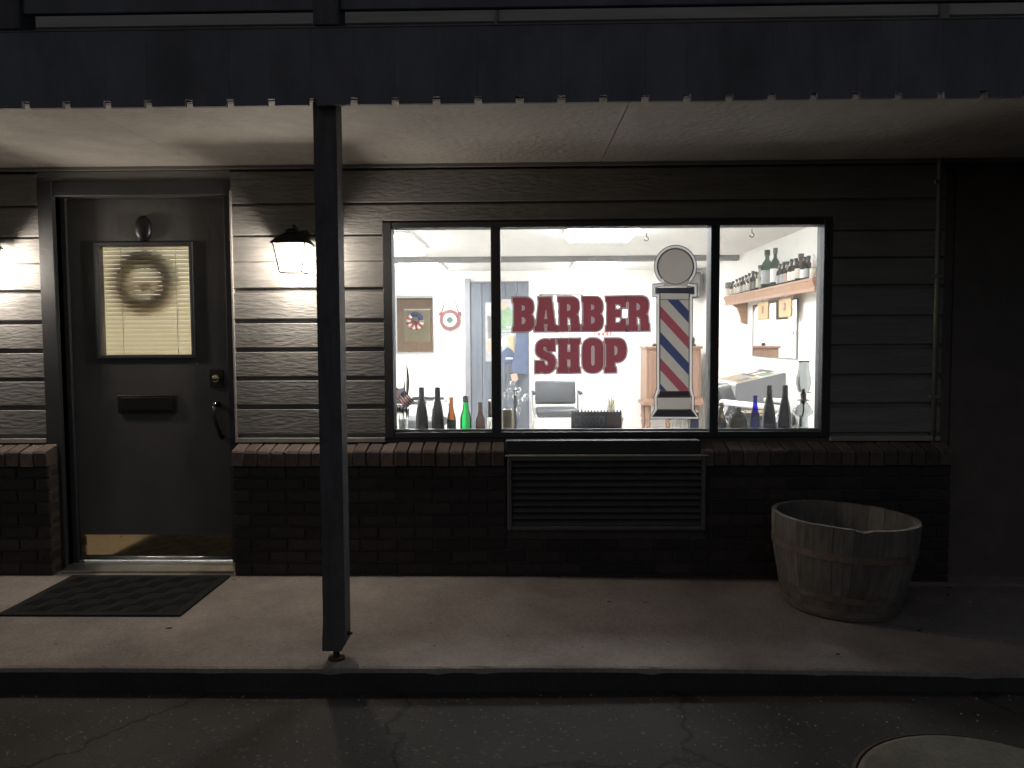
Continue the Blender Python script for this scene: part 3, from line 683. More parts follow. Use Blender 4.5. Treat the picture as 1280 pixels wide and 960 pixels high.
# ================================================================== LANTERNS
def lantern(x, z, label):
    Yc = -0.150
    t = thing('wall_lantern', label, 'lantern', (x, 0, z), 'lanterns either side of the door')
    tz, bz, tw, bw_ = z+0.062, z-0.088, 0.083, 0.058
    fr_ = MB(); r = 0.0048
    for sx in (-1,1):
        for sy in (-1,1): fr_.tube([(x+sx*tw,Yc+sy*tw,tz),(x+sx*bw_,Yc+sy*bw_,bz)], r, 6)
    for (hw_, zz) in ((tw,tz),(bw_,bz)):
        P = [(x-hw_,Yc-hw_,zz),(x+hw_,Yc-hw_,zz),(x+hw_,Yc+hw_,zz),(x-hw_,Yc+hw_,zz)]
        for i in range(4): fr_.tube([P[i],P[(i+1) % 4]], r, 6)
    fr_.build('frame', 'black_metal', t)
    rf = MB()
    secs = [(0.096,tz-0.004),(0.093,tz+0.004),(0.078,tz+0.020),(0.050,tz+0.046),(0.030,tz+0.060),(0.030,tz+0.068),(0.036,tz+0.070),(0.016,tz+0.080),(0.006,tz+0.084)]
    vs = []; fs = []
    for hw_, zz in secs:
        up = 0.010 if hw_ > 0.2 else 0
        vs += [(x-hw_,Yc-hw_,zz+up*0),(x+hw_,Yc-hw_,zz),(x+hw_,Yc+hw_,zz),(x-hw_,Yc+hw_,zz)]
    for j in range(len(secs)-1):
        for i in range(4): fs.append((j*4+i, j*4+(i+1) % 4, (j+1)*4+(i+1) % 4, (j+1)*4+i))
    fs += [(3,2,1,0)]; q = (len(secs)-1)*4; fs.append((q,q+1,q+2,q+3))
    rf.add(vs, fs).build('roof', 'black_metal', t)
    for sx, sy in ((0,-1),(1,0),(0,1),(-1,0)):
        if sx == 0: P = [(x-tw,Yc+sy*tw,tz-0.002),(x+tw,Yc+sy*tw,tz-0.002),(x+bw_,Yc+sy*bw_,bz),(x-bw_,Yc+sy*bw_,bz)]
        else: P = [(x+sx*tw,Yc-tw,tz-0.002),(x+sx*tw,Yc+tw,tz-0.002),(x+sx*bw_,Yc+bw_,bz),(x+sx*bw_,Yc-bw_,bz)]
        MB().add(P, [(0,1,2,3)]).build('pane', 'lantern_glass', t)
    bu = MB().smooth().lathe([(0,-0.052),(0.018,-0.048),(0.034,-0.030),(0.041,-0.008),(0.036,0.014),(0.020,0.034),(0.013,0.042),(0,0.042)], (x,Yc,z-0.015), 14).build('bulb', 'bulb', t)
    MB().lathe([(0.014,0.026),(0.014,0.075)], (x,Yc,z-0.015), 12).build('socket', 'bronze', t)
    MB().box(x-0.045,x+0.045,-0.045,-0.010,z+0.02,z+0.150,0.006).build('back_plate', 'black_metal', t)
    MB().smooth().tube([(x,-0.04,z+0.12),(x,-0.08,z+0.150),(x,-0.125,z+0.162),(x,Yc,z+0.156),(x,Yc,z+0.14)], 0.008, 8).build('arm', 'black_metal', t)
    return t
q = atY(363, 322, -0.150)
lantern(q.x+0.018, q.z+0.008, 'lit black metal wall lantern between the door and the porch post')
lantern(-2.955, q.z+0.008, 'lit black metal wall lantern on the siding at the hinge side of the door')

# ================================================================== WINDOW LETTERING
YD = 0.0272
def path(*cmds):
    P = []
    for c in cmds:
        if len(c) == 2: P.append(Vector((c[0],c[1])))
        else:
            p0 = P[-1]; c1, c2 = Vector(c[0:2]), Vector(c[2:4])
            for i in range(1,9):
                t = i/8; P.append(p0*(1-t)**2+c1*2*t*(1-t)+c2*t*t)
    return P
GL = {  # outlines in a 170 x 275 box, y up; first loop outer, others counters
 'B': [path((0,0),(105,0),(165,2,168,72),(168,90),(166,128,142,137),(164,146,165,185),(165,205),(163,272,100,275),(0,275),(0,240),(12,228),(12,47),(0,35)),
       path((72,168),(72,214),(98,212,98,191),(98,170,72,168)), path((72,58),(72,118),(102,116,102,88),(102,60,72,58))],
 'A': [path((0,0),(0,38),(12,46),(34,240),(28,275),(130,275),(158,60),(172,42),(172,0),(98,0),(98,36),(104,44),(102,58),(72,58),(70,44),(76,36),(76,0)),
       path((76,100),(85,170),(92,170),(98,100))],
 'R': [path((0,0),(0,38),(12,48),(12,228),(0,240),(0,275),(105,275),(166,272,168,210),(168,190),(166,142,142,134),(162,126,164,100),(164,62),(174,52),(174,0),(104,0),(104,92),(100,112,72,112),(72,48),(82,38),(82,0)),
       path((72,162),(72,220),(100,218,100,190),(100,164,72,162))],
 'E': [path((0,0),(0,38),(12,48),(12,228),(0,240),(0,275),(164,275),(164,186),(126,186),(120,212),(76,216),(76,168),(124,168),(124,112),(76,112),(76,60),(120,64),(126,92),(164,92),(164,0))],
 'S': [path((0,0),(0,96),(70,96),(72,62,90,58),(106,60,104,82),(102,104,60,116),(4,136,4,190),(6,272,84,275),(112,275,122,262),(126,275),(158,275),(158,176),(96,176),(92,212,76,214),(62,212,64,196),(66,176,106,164),(166,146,164,82),(160,2,86,-2),(58,-2,42,12),(38,0))],
 'H': [path((0,0),(0,38),(12,48),(12,228),(0,240),(0,275),(84,275),(84,240),(76,228),(76,168),(104,168),(104,228),(96,240),(96,275),(180,275),(180,240),(168,228),(168,48),(180,38),(180,0),(96,0),(96,38),(104,48),(104,108),(76,108),(76,48),(84,38),(84,0))],
 'O': [path((84,-3),(166,0,168,80),(168,196),(166,276,84,279),(2,276,0,196),(0,80),(2,0,84,-3)),
       path((84,56),(70,58,70,84),(70,192),(70,218,84,220),(98,218,98,192),(98,84),(98,58,84,56))],
 'P': [path((0,0),(0,38),(12,48),(12,228),(0,240),(0,275),(105,275),(172,270,174,190),(174,172),(170,92,106,84),(78,84),(78,48),(90,38),(90,0)),
       path((78,138),(78,216),(104,214,104,178),(104,140,78,138))],
}
def area(P): return sum(P[i].x*P[(i+1) % len(P)].y-P[(i+1) % len(P)].x*P[i].y for i in range(len(P)))/2
def clean(P):
    Q = []
    for p in P:
        if not Q or (p-Q[-1]).length > 0.5: Q.append(p)
    if (Q[0]-Q[-1]).length < 0.5: Q.pop()
    return Q
def offset(P, d):
    P = clean(P); s = 1 if area(P) > 0 else -1; n = len(P); Q = []
    for i in range(n):
        a, b, c = P[i-1], P[i], P[(i+1) % n]; e1 = (b-a).normalized(); e2 = (c-b).normalized()
        n1 = Vector((e1.y,-e1.x))*s; n2 = Vector((e2.y,-e2.x))*s; m = n1+n2
        if m.length < 0.2: m = n1
        m.normalize(); k = d/max(0.45, m.dot(n1)); Q.append(b+m*k)
    return Q
def inside(P, c):
    r_ = False
    for i in range(len(P)):
        a, b = P[i-1], P[i]
        if (a.y > c.y) != (b.y > c.y) and c.x < a.x+(c.y-a.y)*(b.x-a.x)/(b.y-a.y): r_ = not r_
    return r_
def segdist(P, c):
    d = 1e9
    for i in range(len(P)):
        a, b = P[i-1], P[i]; e = b-a; t = max(0, min(1, (c-a).dot(e)/max(1e-9, e.dot(e)))); d = min(d, (a+e*t-c).length)
    return d
def fill(loops, fn):
    vs = []; 
    for lp in loops: vs += [fn(p) for p in lp]
    tri = tessellate_polygon([[Vector((p.x,p.y,0)) for p in lp] for lp in loops])
    return vs, [tuple(t) for t in tri]
ltr = thing('window_lettering', 'red BARBER SHOP vinyl lettering stuck on the middle pane', 'lettering', atY(728, 418, YD))
def word(txt, xs_, yt0, yt1, yb0, yb1, k0):
    """xs_: (left,right) px per letter; top / bottom px at first and last letter"""
    XA, XB = xs_[0][0], xs_[-1][1]
    for k, (chh, (xa, xb)) in enumerate(zip(txt, xs_)):
        loops = [clean(l) for l in GL[chh]]
        wmax = max(p.x for p in loops[0])
        def fn(p, lay):
            px = xa+(xb-xa)*p.x/wmax; u = (px-XA)/(XB-XA); v = p.y/275
            py = (yb0+(yb1-yb0)*u)*(1-v)+(yt0+(yt1-yt0)*u)*v
            q = atY(px, py, YD); q.y = YD-0.0006*lay-0.00008*(k+k0); return q
        m = MB()
        o0, o1, o2 = offset(loops[0], 12.5), offset(loops[0], 10.0), offset(loops[0], 1.2)
        def ring(A, B, lay):
            n_ = len(A); need = 0.80*abs(lay)
            for i in range(n_):
                j = (i+1) % n_; c_ = (A[i]+A[j]+B[i]+B[j])/4; P0 = loops[0]
                if inside(P0, c_) or segdist(P0, c_) < need or (A[j]-A[i]).dot(P0[j]-P0[i]) < 0: continue
                m.add([fn(p, i*0.004) for p in (A[i],A[j],B[j],B[i])], [(0,1,2,3)])
        m.mat(0); ring(o0, o1, 11.2); m.mat(1); ring(o1, o2, 3.5); m.mat(2); ring(o2, loops[0], 0)
        m.mat(3); m.add(*fill(loops, lambda p: fn(p, 0)))
        m.mat(1)
        for lp in loops[1:]: m.add(*fill([lp], lambda p: fn(p, 0)))
        o = m.build('letter', ['vinyl_dark','vinyl_edge','vinyl_maroon','vinyl_red'], ltr)
Z = lambda z: 625+z/6.4
word('BARBER', [(Z(102),Z(270)),(Z(278),Z(452)),(Z(464),Z(638)),(Z(656),Z(824)),(Z(846),Z(1006)),(Z(1020),Z(1194))], 372.2, 370.2, 414.4, 413.2, 0)
word('SHOP', [(Z(283),Z(445)),(Z(460),Z(641)),(Z(660),Z(826)),(Z(838),Z(1010))], 424.0, 423.0, 466.2, 465.4, 8)

# --- barber pole decal
bp = thing('barber_pole_decal', 'barber pole sticker with grey ball and red and blue stripes on the glass', 'decal', atY(844, 430, YD))
def flat(nm, polys, mat_, lay):
    m = MB()
    for P in polys:
        P = [Vector(p) for p in P]; 
        vs, fs = fill([P], lambda p: (lambda q: Vector((q.x, YD-0.0006*lay, q.z)))(atY(p.x, p.y, YD))); m.add(vs, fs)
    return m.build(nm, mat_, bp)
def circ(cx, cy, r, n=48, a0=0, a1=360): return [(cx+r*math.cos(R(a0+(a1-a0)*i/n)), cy+r*math.sin(R(a0+(a1-a0)*i/n))) for i in range(n+(0 if a1-a0 == 360 else 1))]
bx, by = 844.4, 333.2
def outline(g):
    # ball arc then shoulders, bar, column and stepped base, grown by g
    P = circ(bx, by, 22.6+g, 40, 140, 400)
    P += [(858.5+g*0.5, 358-g), (867.3+g, 359.2-g), (867.3+g, 367.2+g), (861.8+g, 367.2+g), (861.2+g, 486), (864+g, 496), (863.8+g, 512), (870.5+g, 520.6+g*0.8),
          (815.8-g, 520.6+g*0.8), (821.8-g, 512), (821.6-g, 496), (824.8-g, 486), (824.8-g, 367.2+g), (819.8-g, 367.2+g), (819.8-g, 359.2-g), (830.5-g*0.5, 358-g)]
    return P
def ringflat(nm, A, B, mat_):
    m = MB(); n_ = len(A); m.add([atY(p[0],p[1],YD) for p in A]+[atY(p[0],p[1],YD) for p in B], [(i,(i+1) % n_,n_+(i+1) % n_,n_+i) for i in range(n_)]); return m.build(nm, mat_, bp)
ringflat('outer_line', outline(4.4), outline(3.5), 'vinyl_dark')
ringflat('white_border', outline(3.5), outline(0.8), 'vinyl_white')
ringflat('inner_line', outline(0.8), outline(0.0), 'vinyl_dark')
ringflat('ball_line', circ(bx, by, 22.55), circ(bx, by, 21.5), 'vinyl_dark')
flat('ball', [circ(bx, by, 21.5)], 'vinyl_grey', 0)
arc = circ(bx, by, 22.6, 16, 48, 132)
flat('neck', [arc+[(829.5,358.6),(859.5,358.6)]], 'vinyl_grey', 0)
flat('cap_bar', [[(819.9,359.3),(867.2,359.3),(867.2,367),(819.9,367)]], 'vinyl_navy', 0)
flat('column_line', [[(824.8,367.2),(825.6,367.2),(825.6,488.6),(824.8,486)],[(860.8,367.2),(861.6,367.2),(861.1,486),(860.8,488.6)],[(825.6,374.2),(860.8,374.2),(860.8,375),(825.6,375)]], 'vinyl_dark', 0)
flat('collar', [[(825.6,367.2),(860.8,367.2),(860.8,374.2),(825.6,374.2)]], 'vinyl_grey', 0)
def clip(P, ax, val, keep_less):
    Q = []
    for i in range(len(P)):
        a, b = P[i-1], P[i]; ia = (a[ax] <= val) == keep_less; ib = (b[ax] <= val) == keep_less
        if ia != ib:
            t = (val-a[ax])/(b[ax]-a[ax]); Q.append(tuple(a[k]+(b[k]-a[k])*t for k in (0,1)))
        if ib: Q.append(b)
    return Q
for k in range(-1, 6):
    yr = 388.5+32.5*k
    for (d0, d1, mt_) in ((0, 15.4, 'vinyl_red' if k % 2 else 'vinyl_blue'), (15.4, 32.5, 'vinyl_grey')):
        P = [(825.6,yr-38.5+d0),(860.8,yr+d0),(860.8,yr+d1),(825.6,yr-38.5+d1)]
        P = clip(clip(P, 1, 375.0, False), 1, 488.7, True)
        if len(P) > 2: flat('stripe', [P], mt_, 0)
flat('base_upper', [[(825,488.8),(861.4,488.8),(863.6,496.2),(821.8,496.2)]], 'vinyl_dark', 0)
flat('base_line', [[(821.6,496.3),(863.9,496.3),(863.1,497.2),(822.4,497.2)],[(822.4,511.4),(863.0,511.4),(863.8,512.2),(821.8,512.2)]], 'vinyl_dark', 0)
flat('base_block', [[(822.0,497.2),(863.5,497.2),(863.4,511.4),(822.0,511.4)]], 'vinyl_grey', 0)
flat('base_lower', [[(821.8,512.3),(863.8,512.3),(870.3,520.5),(815.9,520.5)]], 'vinyl_dark', 0)

# ================================================================== INTERIOR SHELL
RX0, RX1, RY0, RY1, RZ = -3.0, 2.35, 0.115, 6.17, 2.21
struct(MB().box(RX0-0.1,RX1+0.1,0.10,RY1+0.1,-0.06,0.0).build('shop_floor', 'floor_tile'))
struct(MB().box(RX0-0.1,RX1+0.1,0.10,RY1+0.1,RZ,RZ+0.06).build('shop_ceiling', 'ceiling_white'))
struct(MB().box(RX0-0.1,RX1+0.1,RY1,RY1+0.1,0.0,RZ).build('wall_back', 'white_wall'))
struct(MB().box(RX0-0.1,RX0,0.101,RY1,0.0,RZ).build('wall_left', 'white_wall'))
struct(MB().box(RX1,RX1+0.1,0.101,RY1,0.0,RZ).build('wall_right', 'white_wall'))
wf = MB(); y0, y1 = 0.101, RY0
for a in ((RX0,LX0-0.03,0,RZ),(LX0-0.03,LX1+0.03,LZ1+0.03,RZ),(LX1+0.03,FX0,0,RZ),(FX0,FX1,FZ1,RZ),(FX0,FX1,0,FZ0-0.045),(FX1,RX1,0,RZ)): wf.box(a[0],a[1],y0,y1,a[2],a[3])
struct(wf.build('wall_front', 'white_wall'))
bmz = atY(700, 327, 4.42).z
bm_ = tag(MB().box(RX0,RX1-0.004,4.40,4.50,bmz,RZ-0.001,0.003).build('ceiling_beam', 'beam_grey', loc=(0,4.45,bmz)), 'long grey beam crossing the white shop ceiling', 'beam')
# ceiling lights
def ceil_light(cx, cy, lx, ly, label):
    t = thing('ceiling_light', label, 'ceiling light', (cx,cy,RZ), 'lit panels on the shop ceiling')
    MB().box(cx-lx/2,cx+lx/2,cy-ly/2,cy+ly/2,RZ-0.03,RZ-0.001,0.004).build('housing', 'white_enamel', t)
    MB().prism([(cx-lx/2+0.02,RZ-0.031),(cx-lx/2+0.05,RZ-0.075),(cx+lx/2-0.05,RZ-0.075),(cx+lx/2-0.02,RZ-0.031)], 'y', cy-ly/2+0.01, cy+ly/2-0.01).build('diffuser', 'tube_light', t)
    return t
ceil_light(-1.30, 2.95, 0.62, 1.22, 'bright wrapped ceiling light in front of the beam above the flag vase side')
ceil_light(0.62, 2.0, 0.62, 1.22, 'bright wrapped ceiling light in front of the beam above the red lettering')
ceil_light(-1.28, 5.25, 0.50, 1.1, 'bright ceiling light behind the beam above the round hanging plaque')
ceil_light(0.80, 5.25, 0.50, 1.1, 'bright ceiling light behind the beam above the grey chair')
# small ceiling hooks
for px, py, lb in ((808,291,'small metal hook hanging from the ceiling near the barber pole sticker'),(940,286,'small metal hook hanging from the ceiling above the bottle shelf'),(1019,297,'small metal hook hanging near the ceiling at the right window jamb')):
    q = atZ(px, py, RZ)
    if q.y > 3.9 or q.y < 0.2: q = Vector((q.x*0.6,2.6,RZ))
    hk = MB().smooth(); hk.tube([(q.x,q.y,RZ+0.002),(q.x,q.y,RZ-0.035)], 0.004, 6)
    hk.tube([(q.x+0.018*math.sin(a),q.y,RZ-0.053+0.018*math.cos(a)) for a in [R(i*30) for i in range(0,10)]], 0.004, 6)
    tag(hk.build('ceiling_hook', 'foil', loc=(q.x,q.y,RZ)), lb, 'hook')

# --- slate door in the back wall with posters
BY = RY1
dA = atY(588, 354, BY); dB = atY(661, 354, BY)
bdz = dA.z
bdr = thing('inner_door', 'dark slate panelled door in the back wall of the shop', 'door', ((dA.x+dB.x)/2, BY, 0))
npl = 5; pw = (dB.x-dA.x)/npl
for i in range(npl): MB().box(dA.x+i*pw+0.002,dA.x+(i+1)*pw-0.002,BY-0.035,BY-0.001,0.005,bdz,0.003).build('plank', 'door_slate', bdr)
fcs = MB(); fcs.box(dA.x-0.075,dA.x-0.002,BY-0.06,BY-0.001,0,bdz+0.06,0.003); fcs.build('casing', 'casing_grey', bdr)
MB().box(dA.x-0.002,dB.x,BY-0.058,BY-0.001,bdz+0.002,bdz+0.02,0.003).build('head_casing', 'casing_grey', bdr)
def poly_px(m, P, Y, mi):
    vs, fs = fill([[Vector(p) for p in P]], lambda p: atY(p.x, p.y, Y)); m.mat(mi); m.add(vs, fs)
def flat_panel(nm, P, Y, mats, cols, label, cat, group=None):
    """a board on the wall with flat printed areas; P px outline, cols [(poly, material index)]"""
    m = MB(); c = atY(sum(p[0] for p in P)/len(P), sum(p[1] for p in P)/len(P), Y)
    xs_ = [atY(p[0],p[1],Y).x for p in P]; zs_ = [atY(p[0],p[1],Y).z for p in P]
    m.mat(0); m.box(min(xs_),max(xs_),Y,Y+0.006,min(zs_),max(zs_))
    for i, (q, mi) in enumerate(cols): poly_px(m, q, Y-0.0012*(i+1), mi)
    return tag(m.build(nm, mats, loc=c), label, cat, group)
PY_ = BY-0.044
pm = ['print_grey','print_green','print_blue','print_skin','flag_white','print_tan','print_dark']
flat_panel('poster', [(607,378),(620,378),(620,452),(607,452)], PY_, pm, [([(608,379),(614,380),(612,392),(608,392)],4),([(609,394),(620,398),(619,420),(610,424)],6),([(609,426),(618,424),(618,440),(610,441)],3)], 'pale narrow poster on the slate door beside the mullion', 'poster')
flat_panel('poster', [(627,374),(647,374),(647,415),(627,415)], PY_, pm, [([(627,388),(634,383),(643,390),(641,412),(627,413)],1),(circ(630,381,5,12),3),([(633,408),(640,408),(640,410),(633,410)],4)], 'pale poster with a green shape behind the first red letter', 'poster')
flat_panel('poster', [(627,416),(645,416),(645,454),(627,454)], PY_, pm, [([(627,440),(634,434),(640,436),(643,443),(644,454),(627,454)],2),([(635,420),(643,420),(643,440),(636,434)],5),(circ(630,428,5.5,12),4),([(632,447),(641,447),(641,449),(632,449)],4)], 'poster with tan and navy areas on the slate door', 'poster')
jk = MB(); 
for (P, mi) in (([(646,416),(657,414),(660,430),(659,468),(638,466),(643,440)],0),([(638,468),(646,466),(648,474),(643,479),(640,476)],1)):
    vs, fs = fill([[Vector(p) for p in P]], lambda p: atY(p.x, p.y, BY-0.10)); k_ = len(P)
    jk.mat(mi); jk.add(vs, fs); jk.add([v+Vector((0,0.045,0)) for v in vs], fs)
    jk.add(vs+[v+Vector((0,0.045,0)) for v in vs], [(i,(i+1) % k_,k_+(i+1) % k_,k_+i) for i in range(k_)])
tag(jk.build('hanging_jacket', ['print_blue','print_skin'], loc=atY(652,470,BY-0.08)), 'navy jacket hanging on the slate door beside the posters', 'jacket')
# bundle of clear cups / glassware before the door
gw = MB().smooth(); rg = random.Random(3)
for i in range(14):
    px, py = 644+rg.gauss(0,7), 494+rg.gauss(0,7); q = atY(px, py, 5.6+rg.uniform(-0.05,0.05)); gw.lathe([(0,-0.035),(0.025,-0.028),(0.038,0),(0.025,0.028),(0,0.035)], q, 8)
qb = atY(644, 520, 5.6)
gl_ = thing('bag_stand', 'stand of clear crumpled plastic bags in front of the slate door', 'bag stand', (qb.x,5.6,0))
gw.build('bag_cluster', 'glass_clear', gl_)
MB().lathe([(0.14,0.0),(0.13,0.02),(0.02,0.03),(0.018,0.62),(0.05,0.64)], (qb.x,5.6,0), 14).build('stand', 'black_metal', gl_)

# --- framed mirror on the back wall, aimed a little so that it shows the street door
mcx, mcz = (atY(497,405,BY).x+atY(541.5,405,BY).x)/2, (zY(519,370,BY)+zY(519,440,BY))/2
mw_, mh_ = atY(541.5,405,BY).x-atY(497,405,BY).x, zY(519,370,BY)-zY(519,440,BY)
mir = thing('wall_mirror', 'rectangular mirror on the back wall beside the round plaque', 'mirror', (mcx,BY-0.03,mcz))
MB().box(-mw_/2,mw_/2,0.0,0.012,-mh_/2,mh_/2).build('mirror_glass', 'mirror', mir, local=True)
fm = MB(); fm.box(-mw_/2-0.012,-mw_/2,-0.006,0.014,-mh_/2-0.012,mh_/2+0.012); fm.box(mw_/2,mw_/2+0.012,-0.006,0.014,-mh_/2-0.012,mh_/2+0.012); fm.box(-mw_/2,mw_/2,-0.005,0.014,-mh_/2-0.012,-mh_/2); fm.box(-mw_/2,mw_/2,-0.005,0.014,mh_/2,mh_/2+0.012)
fm.build('frame', 'casing_grey', mir, local=True)
WR = atY(189, 355, 0.20)
tgt = (CAM-Vector((mcx,BY,mcz))).normalized()+(Vector((WR.x,WR.y,WR.z-0.06))-Vector((mcx,BY,mcz))).normalized()
tgt.normalize()
mir.rotation_euler = (-math.asin(-tgt.z)*1.0 if False else math.asin(tgt.z)*-1.0, 0, math.atan2(tgt.x, -tgt.y))
# --- round plaque on strings
qc = atY(562.5, 400, BY-0.03); rp = atY(575.5,400,BY-0.03).x-qc.x; top = atY(561.5, 356, BY-0.03)
hp = thing('hanging_plaque', 'round red wooden plaque hanging on strings from a nail', 'plaque', qc)
def disc(m, c, r0, r1, y0, y1, n=32, a0=0, a1=360):
    return m
def ycyl(r, y0, y1, c, mat_, nm, par, n=32):
    m = MB().lathe([(r,0),(r,y1-y0)], (0,0,0), n); m.xf(Matrix.Translation((c.x,y1,c.z)) @ Matrix.Rotation(R(90),4,'X')); return m.build(nm, mat_, par)
ycyl(rp, qc.y-0.012, qc.y+0.012, qc, 'plaque_red', 'board', hp)
ycyl(rp*0.70, qc.y-0.016, qc.y-0.011, qc, 'plaque_green', 'face', hp)
sp = MB()
for i in range(14):
    a = 2*math.pi*i/14; d0, d1 = rp*0.30, rp*0.64; u = Vector((math.cos(a),0,math.sin(a))); v = Vector((-u.z,0,u.x)); c0 = Vector((qc.x,qc.y-0.0175,qc.z))
    sp.add([c0+u*d0-v*0.006,c0+u*d1-v*0.018,c0+u*d1+v*0.018,c0+u*d0+v*0.006], [(0,1,2,3)])
sp.build('painted_rays', 'flag_white', hp)
MB().tube([(qc.x-rp*0.86,qc.y,qc.z+rp*0.55),top,(qc.x+rp*0.86,qc.y,qc.z+rp*0.55)], 0.009, 6).build('string', 'string', hp)
for s in (-1,1): MB().box(qc.x+s*rp*0.92-0.02,qc.x+s*rp*0.92+0.02,qc.y-0.010,qc.y+0.010,qc.z+rp*0.42,qc.z+rp*0.78,0.004).build('ear', 'plaque_red', hp)
# --- framed pictures behind the lettering
pf = thing('framed_picture', 'wide framed print on the back wall behind the lettering', 'picture', atY(702,390,BY-0.02))
a, b = atY(674,367,BY-0.02), atY(729,409,BY-0.02)
MB().box(a.x,b.x,BY-0.03,BY-0.002,b.z,a.z,0.004).build('frame', 'print_dark', pf)
MB().box(a.x+0.03,b.x-0.03,BY-0.034,BY-0.029,b.z+0.03,a.z-0.03).build('mount', 'paper', pf)
for i in range(3): MB().box(a.x+0.07,b.x-0.07,BY-0.037,BY-0.0335,b.z+0.06+i*0.11,b.z+0.13+i*0.11).build('print_band', 'print_grey', pf)
pf2 = thing('framed_certificate', 'small pale framed certificate below the wide print', 'picture', atY(718,432,BY-0.02))
a, b = atY(700,420,BY-0.02), atY(737,444,BY-0.02)
MB().box(a.x,b.x,BY-0.02,BY-0.002,b.z,a.z,0.003).build('frame', 'print_grey', pf2)
MB().box(a.x+0.012,b.x-0.012,BY-0.023,BY-0.019,b.z+0.012,a.z-0.012).build('mount', 'paper', pf2)
# small red marks between the words
om = MB()
for px, w_ in ((743.5,1.6),(748.5,3.2),(754,3.4),(759,2.6),(763.5,1.8)):
    poly_px(om, [(px-w_/2,415.6),(px+w_/2,415.2),(px+w_/2,419.6),(px-w_/2,419.4)], BY-0.012, 0)
tag(om.build('wall_sticker', 'print_red', loc=atY(753,417,BY-0.01)), 'tiny pinkish sticker on the back wall between the two words', 'sticker')

# --- chairs
def waiting_chair(label, loc, rz, mat_back='leather_grey'):
    t = thing('waiting_chair', label, 'chair', (0,0,0), 'chrome armed waiting chairs')
    WL[t.name] = Vector((0,0,0))
    def cushion(nm, x0,x1,y0,y1,z0,z1,c, mt_, rx=0, piv=(0,0,0)):
        bm = bmesh.new(); bmesh.ops.create_cube(bm, size=1)
        for v in bm.verts: v.co = Vector(((x0+x1)/2+v.co.x*(x1-x0),(y0+y1)/2+v.co.y*(y1-y0),(z0+z1)/2+v.co.z*(z1-z0)))
        bmesh.ops.bevel(bm, geom=bm.edges[:], offset=c, segments=3, affect='EDGES', profile=0.6)
        m = MB().smooth(); m.bm(bm); m.xf(Matrix.Translation(piv) @ Matrix.Rotation(rx,4,'X') @ Matrix.Translation(-Vector(piv)))
        return m.build(nm, mt_, t, local=True)
    cushion('seat', -0.255,0.255,-0.25,0.25,0.33,0.43,0.035,'leather_grey')
    cushion('backrest', -0.26,0.26,0.20,0.27,0.46,0.76,0.032,mat_back, R(-10), (0,0.22,0.46))
    for s in (-1,1):
        x = s*0.29
        MB().smooth().tube([(x,-0.25,0.012),(x,-0.26,0.30),(x,-0.255,0.56),(x,-0.22,0.60),(x,0.20,0.61),(x,0.25,0.57),(x,0.27,0.30),(x,0.29,0.012)], 0.012, 8).build('leg_frame', 'chrome', t, local=True)
        MB().smooth().tube([(x,-0.19,0.622),(x,0.0,0.628),(x,0.18,0.622)], 0.019, 8).build('armrest', 'leather', t, local=True)
    st = MB().smooth()
    for y in (-0.2,0.2): st.tube([(-0.29,y,0.345),(0.29,y,0.345)], 0.010, 6)
    st.build('seat_rail', 'chrome', t, local=True)
    t.location = loc; t.rotation_euler = (0,0,rz)
    return t
q = atY(696, 500, 5.30); waiting_chair('grey padded chair with chrome arms behind the CLOSED sign', (q.x, 5.35, 0), R(2))
q = atY(531, 500, 4.2); waiting_chair('dark armed chair partly hidden by the two wine bottles beside the flag vase', (q.x-0.06, 4.15, 0), R(78), 'leather')
# --- potted plant
q = atY(764, 500, 5.4); pl = thing('potted_plant', 'straggly pale spider plant in a pot by the back wall', 'plant', (q.x,5.4,0))
MB().smooth().lathe([(0.09,0),(0.12,0.02),(0.145,0.26),(0.155,0.27),(0.155,0.30),(0.14,0.30)], (q.x,5.4,0), 20).build('pot', 'terracotta', pl)
rg = random.Random(11)
lf = MB()
for i in range(34):
    a = rg.uniform(0,6.283); ln = rg.uniform(0.16,0.34); up = rg.uniform(0.15,0.36); P0 = Vector((q.x,5.4,0.29)); Lp = []; Rp = []
    d = Vector((math.cos(a),math.sin(a),0)); s_ = Vector((-d.y,d.x,0))
    for j in range(7):
        t = j/6; p = P0+d*ln*0.62*t**1.2+Vector((0,0,up*(1.7*t-1.25*t*t)*1.25)); wd = 0.008*(1-t)+0.0015
        Lp.append(p-s_*wd); Rp.append(p+s_*wd)
    lf.quadstrip(Lp, Rp)
lf.build('foliage', 'leaf_pale', pl)
for i in range(3): MB().smooth().tube([(q.x+0.01*i,5.4,0.28),(q.x+0.02*(i-1),5.4,0.40),(q.x+0.035*(i-1),5.39,0.56+0.05*(i == 1))], [0.006,0.005,0.003], 6).build('stem', 'string', pl)

# --- wooden cabinet on turned legs
CY0, CY1 = 5.55, 6.05
cA, cB = atY(806, 470, CY0), atY(878, 470, CY0); ctz = zY(815, 436, CY0); cbz = zY(815, 503, CY0)
cb = thing('wood_cabinet', 'tall honey wood cabinet on turned legs behind the barber pole sticker', 'cabinet', ((cA.x+cB.x)/2,CY0,0))
MB().box(cA.x+0.02,cB.x-0.02,CY0,CY1,cbz,ctz,0.006).build('case', 'cabinet_wood', cb)
MB().box(cA.x,cB.x,CY0-0.025,CY1+0.01,ctz,ctz+0.03,0.008).build('top', 'cabinet_wood', cb)
MB().prism([(CY0-0.001,cbz+0.05),(CY0-0.035,cbz+0.01),(CY0-0.04,cbz-0.035),(CY1,cbz-0.035),(CY1,cbz-0.002),(CY0-0.001,cbz-0.002)], 'x', cA.x-0.015, cB.x+0.005).build('skirt', 'cabinet_wood', cb)
mid = (cA.x+cB.x)/2
